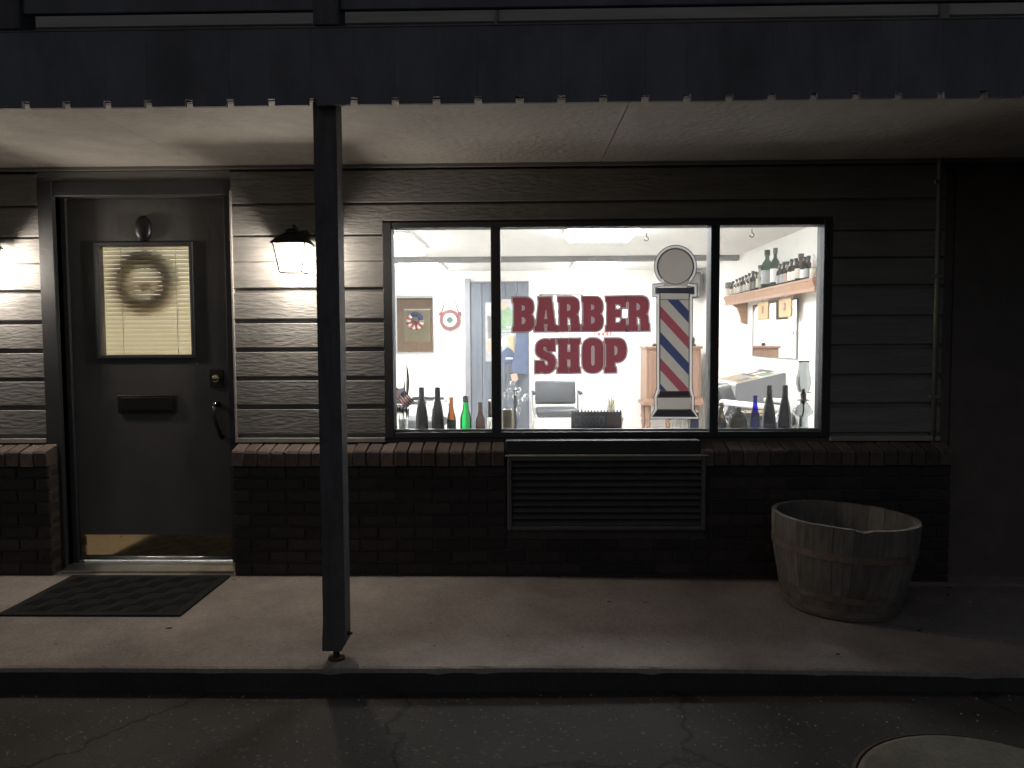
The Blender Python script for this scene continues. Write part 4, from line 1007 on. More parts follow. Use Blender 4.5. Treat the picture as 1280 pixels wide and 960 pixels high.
for s in (-1,1):
    x0, x1 = (cA.x+0.05, mid-0.006) if s < 0 else (mid+0.006, cB.x-0.05)
    dd = MB().box(x0,x1,CY0-0.018,CY0-0.001,cbz+0.07,ctz-0.03,0.006).build('cabinet_door', 'cabinet_wood', cb)
    MB().smooth().lathe([(0.0,-0.014),(0.014,0),(0.0,0.014)], (mid-s*-0.035,CY0-0.03,(cbz+ctz)/2), 10).build('knob', 'brass', dd)
prof = [(0.018,0),(0.026,0.03),(0.018,0.06),(0.024,0.14),(0.036,0.20),(0.022,0.235),(0.040,0.26),(0.034,0.30),(0.036,cbz-0.036)]
for x in (cA.x+0.05, mid-0.06, cB.x-0.06):
    MB().smooth().lathe(prof, (x,CY0+0.04,0), 12).build('leg', 'cabinet_wood', cb)
for x in (cA.x+0.05, cB.x-0.06): MB().smooth().lathe(prof, (x,CY1-0.06,0), 12).build('leg', 'cabinet_wood', cb)
# things on the cabinet
tag(MB().smooth().lathe([(0.03,0),(0.032,0.02),(0.012,0.03),(0.012,0.07),(0.02,0.075),(0.006,0.12),(0,0.12)], (atY(867,430,5.75).x,5.75,ctz+0.03), 12).build('candlestick', 'bronze', loc=(atY(867,430,5.75).x,5.75,ctz+0.03)), 'small dark candlestick on top of the wood cabinet', 'candlestick')
tag(MB().smooth().lathe([(0.02,0),(0.028,0.015),(0.02,0.035),(0,0.04)], (atY(818,433,5.75).x,5.75,ctz+0.03), 12).build('trinket_bowl', 'bronze', loc=(atY(818,433,5.75).x,5.75,ctz+0.03)), 'tiny dark bowl at the left corner of the cabinet top', 'bowl')
# --- wall speaker
a, b = atY(862.5,340,5.95), atY(876,372,5.95)
sk = thing('wall_speaker', 'grey box speaker high in the corner of the back wall', 'speaker', ((a.x+b.x)/2,6.0,b.z))
MB().box(a.x,b.x,5.95,6.165,b.z,a.z,0.006).build('cabinet_box', 'speaker_grey', sk)
MB().box(a.x+0.012,b.x-0.012,5.940,5.951,b.z+0.02,a.z-0.02,0.004).build('grille', 'print_dark', sk)

# ================================================================== RIGHT WALL: shelf, bottles, mirror
SX = 2.16
sA, sB = atX(905, 371, SX), atX(1017, 346.5, SX)
SZ = (sA.z+sB.z)/2; SY1, SY0 = sA.y, sB.y
shf = thing('wall_shelf', 'long honey pine shelf on brackets along the white side wall', 'shelf', (2.3,(SY0+SY1)/2,SZ))
MB().box(SX-0.01,RX1-0.002,SY0,SY1,SZ-0.022,SZ,0.004).build('board', 'pine', shf)
MB().prism([(SX-0.005,SZ-0.023),(SX+0.012,SZ-0.075),(SX+0.012,SZ-0.10),(SX+0.03,SZ-0.10),(SX+0.03,SZ-0.023)], 'y', SY0+0.01, SY1-0.01).build('moulding', 'pine', shf)
for y in (SY0+0.03, SY1-0.25):
    MB().prism([(RX1-0.003,SZ-0.023),(SX+0.03,SZ-0.024),(SX+0.032,SZ-0.10),(SX+0.08,SZ-0.13),(SX+0.11,SZ-0.20),(SX+0.13,SZ-0.29),(RX1-0.003,SZ-0.31)], 'y', y, y+0.05).build('bracket', 'pine', shf)
def shelf_bottle(px, h, r, glass, cap_, lab, label, grp, kind='bottle'):
    X = 2.255; p = atX(px, 400, X); y = p.y
    r *= 1.22
    t = thing('shelf_bottle', label, 'bottle', (X,y,SZ), grp)
    b = MB().smooth(); nk = r*0.36
    b.lathe([(r*0.9,0.001),(r,0.008),(r,h*0.58),(r*0.85,h*0.66),(nk,h*0.76),(nk,h*0.92),(nk*1.1,h*0.93)], (X,y,SZ), 12).build('glass', glass, t)
    MB().lathe([(nk*1.35,h*0.86),(nk*1.35,h),(0,h)], (X,y,SZ), 10).build('cap', cap_, t)
    MB().smooth().lathe([(r+0.0015,h*0.14),(r+0.0015,h*0.48)], (X,y,SZ), 12, cap=False).build('paper_label', lab, t)
    return t
GEN = 'small dark capped bottle on the shelf between the lidded jar and the broad green bottle'
GEN2 = 'brown capped bottle on the shelf between the slim green bottle and the candle'
rg = random.Random(5)
row = [(916,.17,.028),(920.5,.18,.026),(924.5,.185,.027),(928,.19,.026),(932,.195,.027),(936,.205,.026),(940.5,.215,.028),(944,.20,.026),(949,.25,.030)]
for i, (px, h, r) in enumerate(row):
    shelf_bottle(px, h, r, rg.choice(['glass_shelf','glass_shelf_dark','glass_shelf']), 'cap_dark', rg.choice(['label_cream','print_grey','label_cream','print_dark']), GEN, 'bottles in a row on the pine shelf')
row2 = [(974,.205,.026),(979,.21,.027),(983.5,.205,.028),(988.5,.215,.027),(994,.21,.030),(1005,.20,.030),(1009.5,.20,.027)]
for i, (px, h, r) in enumerate(row2):
    shelf_bottle(px, h, r, rg.choice(['glass_shelf_dark','glass_shelf','glass_shelf_dark']), 'cap_dark', rg.choice(['label_cream','print_grey','print_skin','flag_white']), GEN2, 'bottles between the slim green bottle and the candle')
shelf_bottle(958, .37, .045, 'glass_shelf_green', 'label_dark', 'print_grey', 'broad dark green bottle standing above the others on the pine shelf', None)
shelf_bottle(968, .36, .035, 'glass_shelf_green', 'foil', 'flag_white', 'slim pale green bottle beside the broad dark green one on the shelf', None)
shelf_bottle(1000, .235, .040, 'glass_shelf_dark', 'cap_dark', 'label_cream', 'stout dark shouldered bottle near the candle end of the shelf', None)
shelf_bottle(953.5, .19, .028, 'glass_shelf_dark', 'cap_dark', 'print_green', 'short bottle with green label left of the broad dark green one', None)
y = atX(911,400,2.26).y
j_ = thing('storage_jar', 'pale jar with dark lid at the far end of the pine shelf', 'jar', (2.26,y,SZ))
MB().smooth().lathe([(0.045,0.001),(0.048,0.01),(0.048,0.09),(0.04,0.10)], (2.26,y,SZ), 16).build('jar_body', 'label_cream', j_)
MB().smooth().lathe([(0.044,0.101),(0.046,0.105),(0.046,0.165),(0.02,0.172),(0,0.172)], (2.26,y,SZ), 16).build('lid', 'print_dark', j_)
y = atX(1015,400,2.235).y
j_ = thing('candle', 'white candle in a cream holder at the near end of the shelf', 'candle', (2.235,y,SZ))
MB().smooth().lathe([(0.022,0.001),(0.024,0.01),(0.022,0.088),(0.012,0.09)], (2.235,y,SZ), 14).build('holder', 'label_cream', j_)
MB().smooth().lathe([(0.011,0.09),(0.011,0.185),(0.004,0.188)], (2.235,y,SZ), 12).build('wax', 'flag_white', j_)
MB().tube([(2.235,y,SZ+0.187),(2.236,y,SZ+0.20)], 0.0015, 5).build('wick', 'print_dark', j_)
# mirror on the side wall
mA, mB = atX(942, 375, RX1-0.01), atX(995.5, 450, RX1-0.01)
mz0, mz1 = 1.105, SZ-0.115
mr_ = thing('side_mirror', 'large frameless mirror on the side wall under the pine shelf', 'mirror', (RX1,(mA.y+mB.y)/2,mz0))
MB().box(RX1-0.012,RX1-0.004,mB.y,mA.y,mz0,mz1).build('mirror_glass', 'mirror', mr_)
eg = MB(); eg.box(RX1-0.016,RX1-0.003,mB.y-0.012,mB.y,mz0,mz1); eg.box(RX1-0.016,RX1-0.003,mA.y,mA.y+0.008,mz0,mz1); eg.box(RX1-0.016,RX1-0.003,mB.y-0.012,mA.y+0.008,mz0-0.006,mz0-0.0005); eg.build('edge_trim', 'casing_grey', mr_)
for px, lb in ((954.5,'scalloped wooden plaque hanging before the mirror nearer the bracket'),(982,'scalloped wooden plaque hanging before the mirror nearer the candle')):
    c = atX(px, 388 if px < 960 else 384, RX1-0.10); P = []; w2, h2, ns_ = 0.165, 0.088, 5
    for (ax, ay, bx_, by_) in ((-1,-1,1,-1),(1,-1,1,1),(1,1,-1,1),(-1,1,-1,-1)):
        for i in range(ns_*4):
            t = i/(ns_*4); wv = 1-0.07*abs(math.sin(t*ns_*math.pi)); u = ax+(bx_-ax)*t; v = ay+(by_-ay)*t
            if ay == by_: v *= wv
            else: u *= wv
            P.append((c.y+u*w2, c.z+v*h2))
    tg = thing('stamp_plaque', lb, 'plaque', c, 'scalloped plaques before the mirror')
    MB().prism(P, 'x', c.x-0.008, c.x+0.008).build('board', 'plaque_wood', tg)
    ht = MB().smooth().lathe([(0.035,0),(0.034,0.008),(0,0.010)], (0,0,0), 16); ht.xf(Matrix.Translation((c.x-0.008,c.y+0.01,c.z+0.005)) @ Matrix.Rotation(R(-90),4,'Y')); ht.build('carving', 'print_skin', tg)
    MB().tube([(c.x,c.y-0.08,c.z+h2*0.9),(c.x+0.03,c.y,SZ-0.024),(c.x,c.y+0.08,c.z+h2*0.9)], 0.0025, 5).build('string', 'string', tg)

# --- magazine rack on the side wall
rA = atX(981, 466, RX1-0.01); RYa, RYb = rA.y, rA.y+0.75; rz1 = rA.z; rx0 = 1.90
mg = thing('magazine_rack', 'white slope topped rack covered with magazines against the side wall', 'rack', ((rx0+RX1)/2,RYa,0))
rz0 = rz1-0.10
side = [(rx0,0.55),(rx0,rz0),(RX1-0.004,rz1),(RX1-0.004,0.55)]
MB().prism(side, 'y', RYa, RYa+0.018).build('side_panel', 'casing_grey', mg); MB().prism(side, 'y', RYb-0.018, RYb).build('side_panel', 'white_enamel', mg)  # near panel's shading put into a grey colour; the rack is white
MB().prism([(rx0,rz0-0.018),(rx0,rz0+0.001),(RX1-0.004,rz1+0.001),(RX1-0.004,rz1-0.018)], 'y', RYa+0.019, RYb-0.019).build('slope_board', 'white_enamel', mg)
for x in (rx0+0.02, RX1-0.03):
    for y in (RYa+0.02, RYb-0.02): MB().box(x-0.012,x+0.012,y-0.012,y+0.012,0.0,0.56).build('leg', 'white_enamel', mg)
MB().box(rx0,RX1-0.004,RYa+0.019,RYb-0.019,0.56,0.575).build('lower_board', 'white_enamel', mg)
sl_ = (rz1-rz0)/(RX1-rx0); mats_ = ['print_tan','print_dark','paper','print_green','print_grey','print_skin','print_dark','paper','print_tan']
k = 0
for r_ in range(3):
    for c_ in range(2):
        x0, x1 = rx0+0.02+c_*0.215, rx0+0.22+c_*0.215; y0 = RYa+0.03+r_*0.24; y1 = y0+0.21
        f = lambda x: rz0+(x-rx0)*sl_+0.002
        mm = MB().mat(0); mm.prism([(x0,f(x0)),(x1,f(x1)),(x1,f(x1)+0.008),(x0,f(x0)+0.008)], 'y', y0, y1)
        mm.mat(1); mm.add([(x0+0.02,y0+0.03,f(x0+0.02)+0.0095),(x1-0.06,y0+0.03,f(x1-0.06)+0.0095),(x1-0.06,y1-0.03,f(x1-0.06)+0.0095),(x0+0.02,y1-0.03,f(x0+0.02)+0.0095)], [(0,1,2,3)])
        tag(mm.build('magazine', [mats_[(k*2) % 9], mats_[(k*2+1) % 9]], loc=(x0,y0,f(x0))), ['tan covered magazine at the low near corner of the rack','cream magazine with green picture at the high near corner of the rack','grey magazine with pinkish picture on the low edge of the rack','dark covered magazine with pale picture on the high edge of the rack','tan magazine with tan picture at the low far corner of the rack','dark magazine with cream picture at the high far corner of the rack'][k], 'magazine', 'magazines on the rack'); k += 1

# --- barber chair
q = atY(958, 500, 2.35); BX_ = q.x
bc = thing('barber_chair', 'black barber chair with white enamel arms behind the blue bottle', 'barber chair', (0,0,0))
def lbox(nm, x0,x1,y0,y1,z0,z1,c,mt_,rx=0,ry=0):
    bm = bmesh.new(); bmesh.ops.create_cube(bm, size=1)
    for v in bm.verts: v.co = Vector((v.co.x*(x1-x0), v.co.y*(y1-y0), v.co.z*(z1-z0)))
    bmesh.ops.bevel(bm, geom=bm.edges[:], offset=c, segments=3, affect='EDGES', profile=0.6)
    m = MB().smooth(); m.bm(bm); m.xf(Matrix.Translation(((x0+x1)/2,(y0+y1)/2,(z0+z1)/2)) @ Matrix.Rotation(rx,4,'X') @ Matrix.Rotation(ry,4,'Y')); return m.build(nm, mt_, bc, local=True)
lbox('seat', -0.27,0.27,-0.27,0.27,0.50,0.62,0.04,'leather')
lbox('backrest', -0.26,0.26,0.25,0.36,0.54,0.88,0.045,'leather', R(-24))
for s in (-1,1):
    lbox('armrest', s*0.33-0.045,s*0.33+0.045,-0.27,0.26,0.70,0.745,0.018,'white_enamel', R(4))
    MB().smooth().tube([(s*0.33,-0.24,0.70),(s*0.33,-0.2,0.60),(s*0.28,-0.16,0.56)], 0.018, 8).build('arm_strut', 'chrome', bc, local=True)
    MB().smooth().tube([(s*0.33,0.2,0.72),(s*0.33,0.24,0.62),(s*0.28,0.2,0.56)], 0.018, 8).build('arm_strut', 'chrome', bc, local=True)
MB().smooth().lathe([(0.30,0),(0.30,0.02),(0.26,0.05),(0.08,0.09),(0.07,0.44),(0.14,0.49)], (0,0,0), 24).build('pedestal', 'chrome', bc, local=True)
lbox('footrest', -0.2,0.2,-0.62,-0.42,0.20,0.23,0.01,'chrome', R(-20))
MB().smooth().tube([(-0.15,-0.26,0.52),(-0.16,-0.44,0.30),(-0.16,-0.5,0.22)], 0.014, 8).build('footrest_bar', 'chrome', bc, local=True)
bc.location = (BX_, 2.55, 0); bc.rotation_euler = (0,0,R(62))
# papers on the chair seat
q2 = Vector((BX_, 2.55, 0.62))
pp_ = MB(); rg = random.Random(2)
for i in range(4):
    a = rg.uniform(-0.5,0.5); c = Vector((q2.x+rg.uniform(-0.05,0.05), q2.y+rg.uniform(-0.05,0.05), q2.z+0.004+i*0.006)); u = Vector((math.cos(a),math.sin(a),0)); v = Vector((-u.y,u.x,0))
    P = [c-u*0.14-v*0.1,c+u*0.14-v*0.1,c+u*0.14+v*0.1,c-u*0.14+v*0.1]; pp_.mat(i % 2); pp_.add(P+[p+Vector((0,0,0.004)) for p in P], [(0,1,2,3),(7,6,5,4),(0,4,5,1),(1,5,6,2),(2,6,7,3),(3,7,4,0)])
tag(pp_.build('newspaper', ['paper','print_tan'], loc=q2), 'folded newspapers lying on the barber chair seat', 'newspaper')

# ================================================================== SILL THINGS
def H(px, py, Y): return atY(px, py, Y)
def lab(m, nm, par, mat_): return m.build(nm, mat_, par)
def wine(px, Y, label):
    x = H(px, 540, Y).x; t = thing('wine_bottle', label, 'wine bottle', (x,Y,SILL), 'tall dark wine bottles on the sill')
    h = zY(px, 484 if px < 700 else 481.5, Y)-SILL
    MB().smooth().lathe([(0.031,0.001),(0.038,0.006),(0.040,0.06),(0.0394,0.09),(0.0355,0.14),(0.028,0.19),(0.0195,0.23),(0.0155,0.258),(0.0140,h-0.012)], (x,Y,SILL), 22).build('glass', 'bottle_dark', t)
    MB().smooth().lathe([(0.0175,h-0.075),(0.0158,h-0.02),(0.0160,h-0.018),(0.0150,h-0.002),(0.012,h)], (x,Y,SILL), 18).build('foil_neck', 'foil', t)
    MB().smooth().lathe([(0.0155,h-0.018),(0.0155,h-0.001),(0.0,h+0.001)], (x,Y,SILL), 18).build('cork_cap', 'cap_dark', t)
    return t
wine(527.5, 0.22, 'tall dark wine bottle on the sill beside the flag vase')
wine(547.5, 0.22, 'tall dark wine bottle on the sill beside the amber beer bottle')
wine(961, 0.22, 'tall dark wine bottle on the sill beside the blue bottle')
wine(980.5, 0.22, 'tall dark wine bottle on the sill beside the oil lamp')
def beer(nm, px, ptop, Y, glass, label, r=0.0255, label_mat=None, cap_=None, cat='bottle', lab_top=0.5):
    x = H(px, 540, Y).x; h = zY(px, ptop, Y)-SILL
    t = thing(nm, label, cat, (x,Y,SILL))
    MB().smooth().lathe([(r*0.86,0.001),(r,0.007),(r,h*0.50),(r*0.90,h*0.57),(r*0.58,h*0.68),(r*0.46,h*0.80),(r*0.43,h*0.96),(r*0.50,h*0.965),(r*0.50,h*0.995),(r*0.36,h)], (x,Y,SILL), 22, cap=False).build('glass', glass, t)
    if label_mat: MB().smooth().lathe([(r+0.0012,h*0.08),(r+0.0012,h*lab_top)], (x,Y,SILL), 22, cap=False).build('paper_label', label_mat, t)
    if cap_: MB().smooth().lathe([(r*0.47,h*0.70),(r*0.45,h*0.99),(0,h*0.995)], (x,Y,SILL), 18).build('neck_foil', cap_, t)
    return t, x, h
beer('beer_bottle', 564.5, 496.5, 0.20, 'glass_amber', 'amber beer bottle with a dark label on the sill', 0.026, 'label_dark', None, 'bottle', 0.46)
t, x, h = beer('green_bottle', 582.5, 495, 0.20, 'glass_green', 'bright green swing top bottle on the sill', 0.034)
MB().smooth().lathe([(0.016,h*0.86),(0.018,h*0.90),(0.018,h*0.99),(0.008,h*1.01),(0,h*1.01)], (x,0.20,SILL), 14).build('stopper', 'print_grey', t)
MB().smooth().tube([(x-0.017,0.20,SILL+h*0.95),(x-0.030,0.20,SILL+h*0.93),(x-0.031,0.20,SILL+h*0.80),(x-0.018,0.20,SILL+h*0.76)], 0.0015, 5).build('wire_bail', 'chrome', t)
beer('brown_bottle', 600.5, 503, 0.20, 'glass_brown', 'plain brown bottle without a label on the sill', 0.029)
t, x, h = beer('clear_bottle', 612.5, 499, 0.24, 'glass_clear', 'slim clear bottle with white label against the mullion', 0.017)
MB().smooth().lathe([(0.0125,h*0.55),(0.0125,h*0.95)], (x,0.24,SILL), 14, cap=False).build('paper_label', 'flag_white', t)
# can
x = H(634.5, 540, 0.2).x; h = zY(634, 512, 0.2)-SILL; t = thing('drink_can', 'tall tan and green drink can on the sill by the mullion', 'can', (x,0.2,SILL))
MB().smooth().lathe([(0.027,0.001),(0.032,0.010),(0.032,h-0.016),(0.027,h-0.003),(0.027,h)], (x,0.2,SILL), 24).build('body', 'can_metal', t)
MB().smooth().lathe([(0.0268,h+0.0006),(0.0268,h+0.003),(0.025,h+0.003),(0.024,h+0.001),(0,h+0.001)], (x,0.2,SILL), 24).build('lid', 'aluminium', t)
# closed sign
def text_mesh(txt, size):
    cu = bpy.data.curves.new('t', 'FONT'); cu.body = txt; cu.size = size; cu.align_x = 'LEFT'; cu.offset = size*0.012; ob = bpy.data.objects.new('t', cu); COL.objects.link(ob)
    bpy.context.view_layer.update(); me = ob.to_mesh(); vs = [v.co.copy() for v in me.vertices]; fs = [tuple(p.vertices) for p in me.polygons]; ob.to_mesh_clear(); bpy.data.objects.remove(ob); return vs, fs
a, b = H(714, 514, 0.16), H(777, 541, 0.16)
cs_ = thing('closed_sign', 'black CLOSED flip sign with spiral binding on the sill', 'sign', ((a.x+b.x)/2,0.16,SILL))
MB().box(a.x,b.x,0.158,0.170,SILL+0.001,a.z-0.004,0.002).build('board', 'sign_black', cs_)
MB().box(a.x+(b.x-a.x)*0.70,b.x-0.006,0.1555,0.1578,SILL+0.01,a.z-0.014).build('red_panel', 'sign_red', cs_)
vs, fs = text_mesh('CLOSED', 0.1); w0 = min(v.x for v in vs); w1 = max(v.x for v in vs); h1_ = max(v.y for v in vs)
tw_ = (b.x-a.x)*0.62; th_ = 0.058; zb_ = H(730,532.5,0.15).z
lt = MB(); lt.add([(a.x+0.012+(v.x-w0)/(w1-w0)*tw_, 0.1555, zb_+v.y/h1_*th_) for v in vs], fs); lt.build('lettering', 'sign_letter', cs_)
spb = MB().smooth()
nb = 16
for i in range(nb):
    xx = a.x+0.006+(b.x-a.x-0.012)*i/(nb-1); spb.tube([(xx,0.164+0.008*math.cos(g_),a.z-0.004+0.008*math.sin(g_)) for g_ in [R(40*k) for k in range(9)]], 0.0032, 5, closed=True)
spb.build('spiral_binding', 'black_metal', cs_)
# growler, amber bottle, blue bottle on the right
t, x, h = beer('swing_bottle', 901.5, 503, 0.20, 'glass_olive', 'olive brown swing top bottle on the sill at the second mullion', 0.026, 'label_dark', None, 'bottle', 0.45)
MB().smooth().tube([(x-0.012,0.19,SILL+h*0.9),(x-0.024,0.19,SILL+h*0.75),(x-0.022,0.19,SILL+h*0.62)], 0.002, 5).build('wire_bail', 'chrome', t)
x = H(922.5, 540, 0.22).x; h = zY(922, 510, 0.22)-SILL; t = thing('glass_jug', 'squat brown glass jug with wire handle on the sill', 'jug', (x,0.22,SILL))
MB().smooth().lathe([(0.048,0.001),(0.053,0.010),(0.053,h*0.55),(0.047,h*0.72),(0.030,h*0.84),(0.016,h*0.90),(0.015,h*0.98)], (x,0.22,SILL), 26, cap=False).build('glass', 'glass_olive', t)
MB().smooth().lathe([(0.017,h*0.93),(0.017,h*1.02),(0,h*1.03)], (x,0.22,SILL), 16).build('cap', 'cap_dark', t)
for s in (-1,1): MB().smooth().tube([(x+s*0.017,0.22,SILL+h*0.93),(x+s*0.040,0.22,SILL+h*0.90),(x+s*0.056,0.22,SILL+h*0.66),(x+s*0.056,0.22,SILL+h*0.45)], 0.0022, 5).build('wire_handle', 'chrome', t)
t, x, h = beer('blue_bottle', 943.5, 494.5, 0.20, 'glass_blue', 'cobalt blue glass bottle on the sill', 0.028)
# oil lamp
x = H(1003.5, 540, 0.23).x; ol = thing('oil_lamp', 'clear glass oil lamp with tall chimney on the sill', 'oil lamp', (x,0.23,SILL))
zz = lambda py: zY(1003, py, 0.23)-SILL
zt, zn, zc, zb2, zf = zz(451), zz(478), zz(491), zz(500), zz(514)
def hollow(prof, th=0.004): return prof+[(max(0.001,r-th),z) for r, z in prof[::-1]]
MB().smooth().lathe(hollow([(0.030,zc+0.002),(0.042,zn-0.01),(0.043,zn+0.02),(0.034,zn+0.055),(0.028,zt-0.025),(0.029,zt-0.010),(0.034,zt)]), (x,0.23,SILL), 26, cap=False).build('chimney', 'glass_lamp', ol)
MB().smooth().lathe([(0.010,zb2-0.022),(0.013,zb2-0.004),(0.036,zb2-0.002),(0.036,zb2+0.001),(0.016,zb2+0.004),(0.017,zc-0.006),(0.011,zc+0.004),(0.009,zc+0.022),(0,zc+0.024)], (x,0.23,SILL), 18).build('burner', 'bronze', ol)
MB().smooth().lathe(hollow([(0.018,zb2-0.006),(0.050,zf+0.016),(0.058,zf),(0.050,zf-0.020),(0.026,zf-0.032),(0.030,0.05),(0.050,0.006),(0.052,0.001)],0.0025), (x,0.23,SILL), 26, cap=False).build('font', 'glass_lamp', ol)
MB().tube([(x,0.23,SILL+zb2),(x+0.003,0.23,SILL+zf),(x-0.006,0.23,SILL+zf-0.03)], 0.0045, 6).build('wick', 'print_tan', ol)
MB().smooth().tube([(x+0.018,0.23,SILL+zc),(x+0.042,0.225,SILL+zc)], 0.003, 6).build('wick_knob', 'bronze', ol)
# vase with flags and feathers
x = H(502.5, 540, 0.24).x; vs_ = thing('glass_vase', 'tall fluted clear glass vase at the jamb end of the sill', 'vase', (x,0.24,SILL)); zt = zz(507)
vm_ = MB().smooth(); prof = hollow([(0.030,0.002),(0.032,0.05),(0.038,0.12),(0.044,zt)],0.0035); nn = 32; V = []; F = []
for r, z in prof:
    for k in range(nn):
        a = 2*math.pi*k/nn; rr = r*(1+0.05*(1 if k % 4 < 2 else -1)); V.append((x+rr*math.cos(a),0.24+rr*math.sin(a),SILL+z))
for j in range(len(prof)-1):
    for k in range(nn): F.append((j*nn+k, j*nn+(k+1) % nn, (j+1)*nn+(k+1) % nn, (j+1)*nn+k))
vm_.add(V, F).build('glass', 'glass_clear', vs_)
def flag(x, z, dx, rot, label):
    t = thing('small_flag', label, 'flag', (x,0.24,SILL+0.01), 'small striped flags in the vase')
    topp = Vector((x+dx,0.235,z)); MB().tube([(x,0.24,SILL+0.012),topp], 0.002, 5).build('stick', 'pine', t)
    m = MB(); nst = 9; wd, ht = 0.085, 0.065; ax = Vector((math.cos(rot),0,math.sin(rot))); up = Vector((-math.sin(rot),0,math.cos(rot)))
    for i in range(nst):
        m.mat(0 if i % 2 == 0 else 1)
        L_ = [topp-up*(ht*i/nst)+ax*(wd*j/6)+Vector((0,0.006*math.sin(j*1.3),0)) for j in range(7)]; R_ = [p-up*(ht/nst) for p in L_]; m.quadstrip(L_, R_)
    m.mat(2); L_ = [topp+ax*(wd*0.42*j/3)+Vector((0,0.006*math.sin(j*0.56)-0.002,0)) for j in range(4)]; m.quadstrip(L_, [p-up*(ht*0.52) for p in L_])
    m.build('cloth', ['flag_red','flag_white','flag_blue'], t)
flag(x+0.006, zY(510,488,0.24), 0.012, R(-48), 'small striped flag drooping from the vase towards the wine bottles')
flag(x-0.010, zY(500,486,0.24), -0.006, R(-128), 'small striped flag drooping from the vase towards the window jamb')
for (pxa, pya, pxb, pyb, wd, lb) in ((508,500,506.5,453,0.018,'long dark feather standing in the vase'),(503,500,502.5,470,0.008,'short dark feather standing in the vase')):
    A, B = H(pxa,pya,0.245), H(pxb,pyb,0.245); m = MB(); Lp, Rp = [], []
    A0 = Vector((x,0.245,SILL+0.02))
    for j in range(9):
        t = j/8; p = A.lerp(B,t)+Vector((0.012*math.sin(t*2.6),0,0)); w_ = wd*math.sin(math.pi*min(1,0.12+t*0.88))*0.9+0.0008; Lp.append(p-Vector((w_*0.5,0,0))); Rp.append(p+Vector((w_*0.5,0.004,0)))
    ft = thing('feather', lb, 'feather', A0)
    m.quadstrip(Lp, Rp); m.quadstrip([p+Vector((0,0.0015,0)) for p in Lp], [p+Vector((0,0.0015,0)) for p in Rp]); m.build('vane', 'feather', ft)
    MB().tube([A0,A,(Lp[5]+Rp[5])/2], [0.0018,0.0016,0.001], 5).build('quill', 'label_cream', ft)
# blue tin and leaflets right of the pole
a, b = H(862,514,0.24), H(872.5,541,0.24); t = thing('blue_tin', 'small blue tin standing on the sill below the barber pole sticker', 'tin', ((a.x+b.x)/2,0.24,SILL))
MB().box(a.x,b.x,0.22,0.26,SILL+0.001,a.z-0.008,0.004).build('body', 'blue_tin', t); MB().box(a.x-0.001,b.x+0.001,0.219,0.261,a.z-0.0075,a.z,0.003).build('lid', 'aluminium', t)
for i, (px, tilt) in enumerate(((838,16),(850,12))):
    c = H(px, 541, 0.30); m = MB().box(-0.022,0.022,-0.0015,0.0015,0,0.095); m.xf(Matrix.Translation((c.x,0.30+0.03*i,SILL+0.001)) @ Matrix.Rotation(R(tilt),4,'Y') @ Matrix.Rotation(R(72),4,'Z'))
    tag(m.build('leaflet', 'paper', loc=(c.x,0.30,SILL)), ['pale leaflet leaning on the sill below the barber pole sticker','pale leaflet leaning on the sill next to the blue tin'][i], 'leaflet')

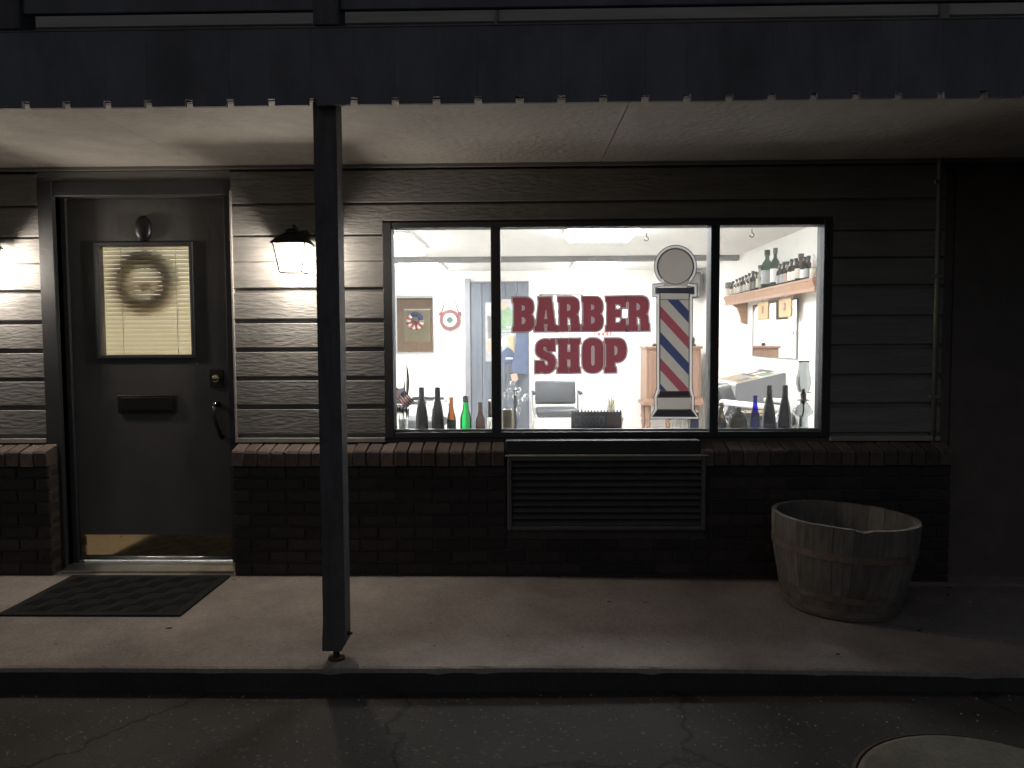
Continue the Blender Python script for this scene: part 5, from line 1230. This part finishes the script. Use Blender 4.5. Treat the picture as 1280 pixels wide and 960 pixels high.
# ================================================================== DOOR BLIND AND WREATH
yb = LY+0.062
bl = thing('window_blind', 'cream slatted blind behind the door window', 'blind', ((HX0+HX1)/2,yb,HZ0))
nS = 27; st = (HZ1-HZ0+0.06)/nS
for i in range(nS):
    z = HZ0-0.03+st*(i+0.5); a = R(58); hw_ = 0.0142
    P = []
    for j in range(4):
        t = (j/3-0.5)*2; bow = 0.0022*(1-t*t); P.append((yb+hw_*t*math.cos(a)-bow*math.sin(a), z-hw_*t*math.sin(a)*-1 - bow*math.cos(a)*-1))
    m = MB().smooth(); m.add([(HX0-0.018,p[0],p[1]) for p in P]+[(HX1+0.018,p[0],p[1]) for p in P], [(k,k+1,k+5,k+4) for k in range(3)]); m.build('slat', 'blind_slat', bl)
MB().box(HX0-0.02,HX1+0.02,yb-0.016,yb+0.016,HZ1+0.033,HZ1+0.06,0.003).build('head_rail', 'cloth_strap', bl)
for x in (HX0+0.10, HX1-0.10):
    MB().tube([(x,yb-0.015,HZ0-0.03),(x,yb-0.015,HZ1+0.04)], 0.0016, 5).build('ladder_cord', 'cloth_strap', bl)
wr = thing('door_wreath', 'round striped bunting wreath hanging inside the door over the blind', 'wreath', (WR.x, yb+0.05, WR.z))
Rw, rw = 0.138, 0.048; nseg = 26
m = MB()
def wcol(a):
    d = math.degrees(a) % 360
    if 5 < d < 118: return 2
    return 0
V = []; nring = 8
for i in range(nseg*2):
    a = 2*math.pi*i/(nseg*2); rr = rw*(1+0.16*math.sin(i*1.9)+0.10*(1 if i % 2 else -1))
    for k in range(nring):
        g_ = 2*math.pi*k/nring; rad_ = Rw+rr*math.cos(g_); V.append((WR.x+rad_*math.cos(a), yb+0.046+rr*0.6*math.sin(g_), WR.z+rad_*math.sin(a)))
o_ = len(m.v); m.v += [Vector(v) for v in V]
for i in range(nseg*2):
    j = (i+1) % (nseg*2)
    c_ = wcol(2*math.pi*i/(nseg*2)); c_ = 2 if c_ == 2 else (0 if (i//3) % 2 else 1)
    for k in range(nring):
        m.f.append([i*nring+k, i*nring+(k+1) % nring, j*nring+(k+1) % nring, j*nring+k]); m.m.append(c_); m.sm.append(False)
m.build('bunting_ring', ['flag_red','flag_white','flag_blue'], wr)
bw_ = MB().smooth()
for s in (-1,1): bw_.lathe([(0,-0.03),(0.028,-0.012),(0.030,0.012),(0,0.03)], (WR.x+s*0.026,yb+0.05,WR.z-0.02), 8)
bw_.build('bow', 'flag_red', wr)
MB().tube([(WR.x,yb+0.05,WR.z+Rw),(WR.x,yb+0.03,HZ1+0.05)], 0.002, 5).build('ribbon', 'flag_red', wr)
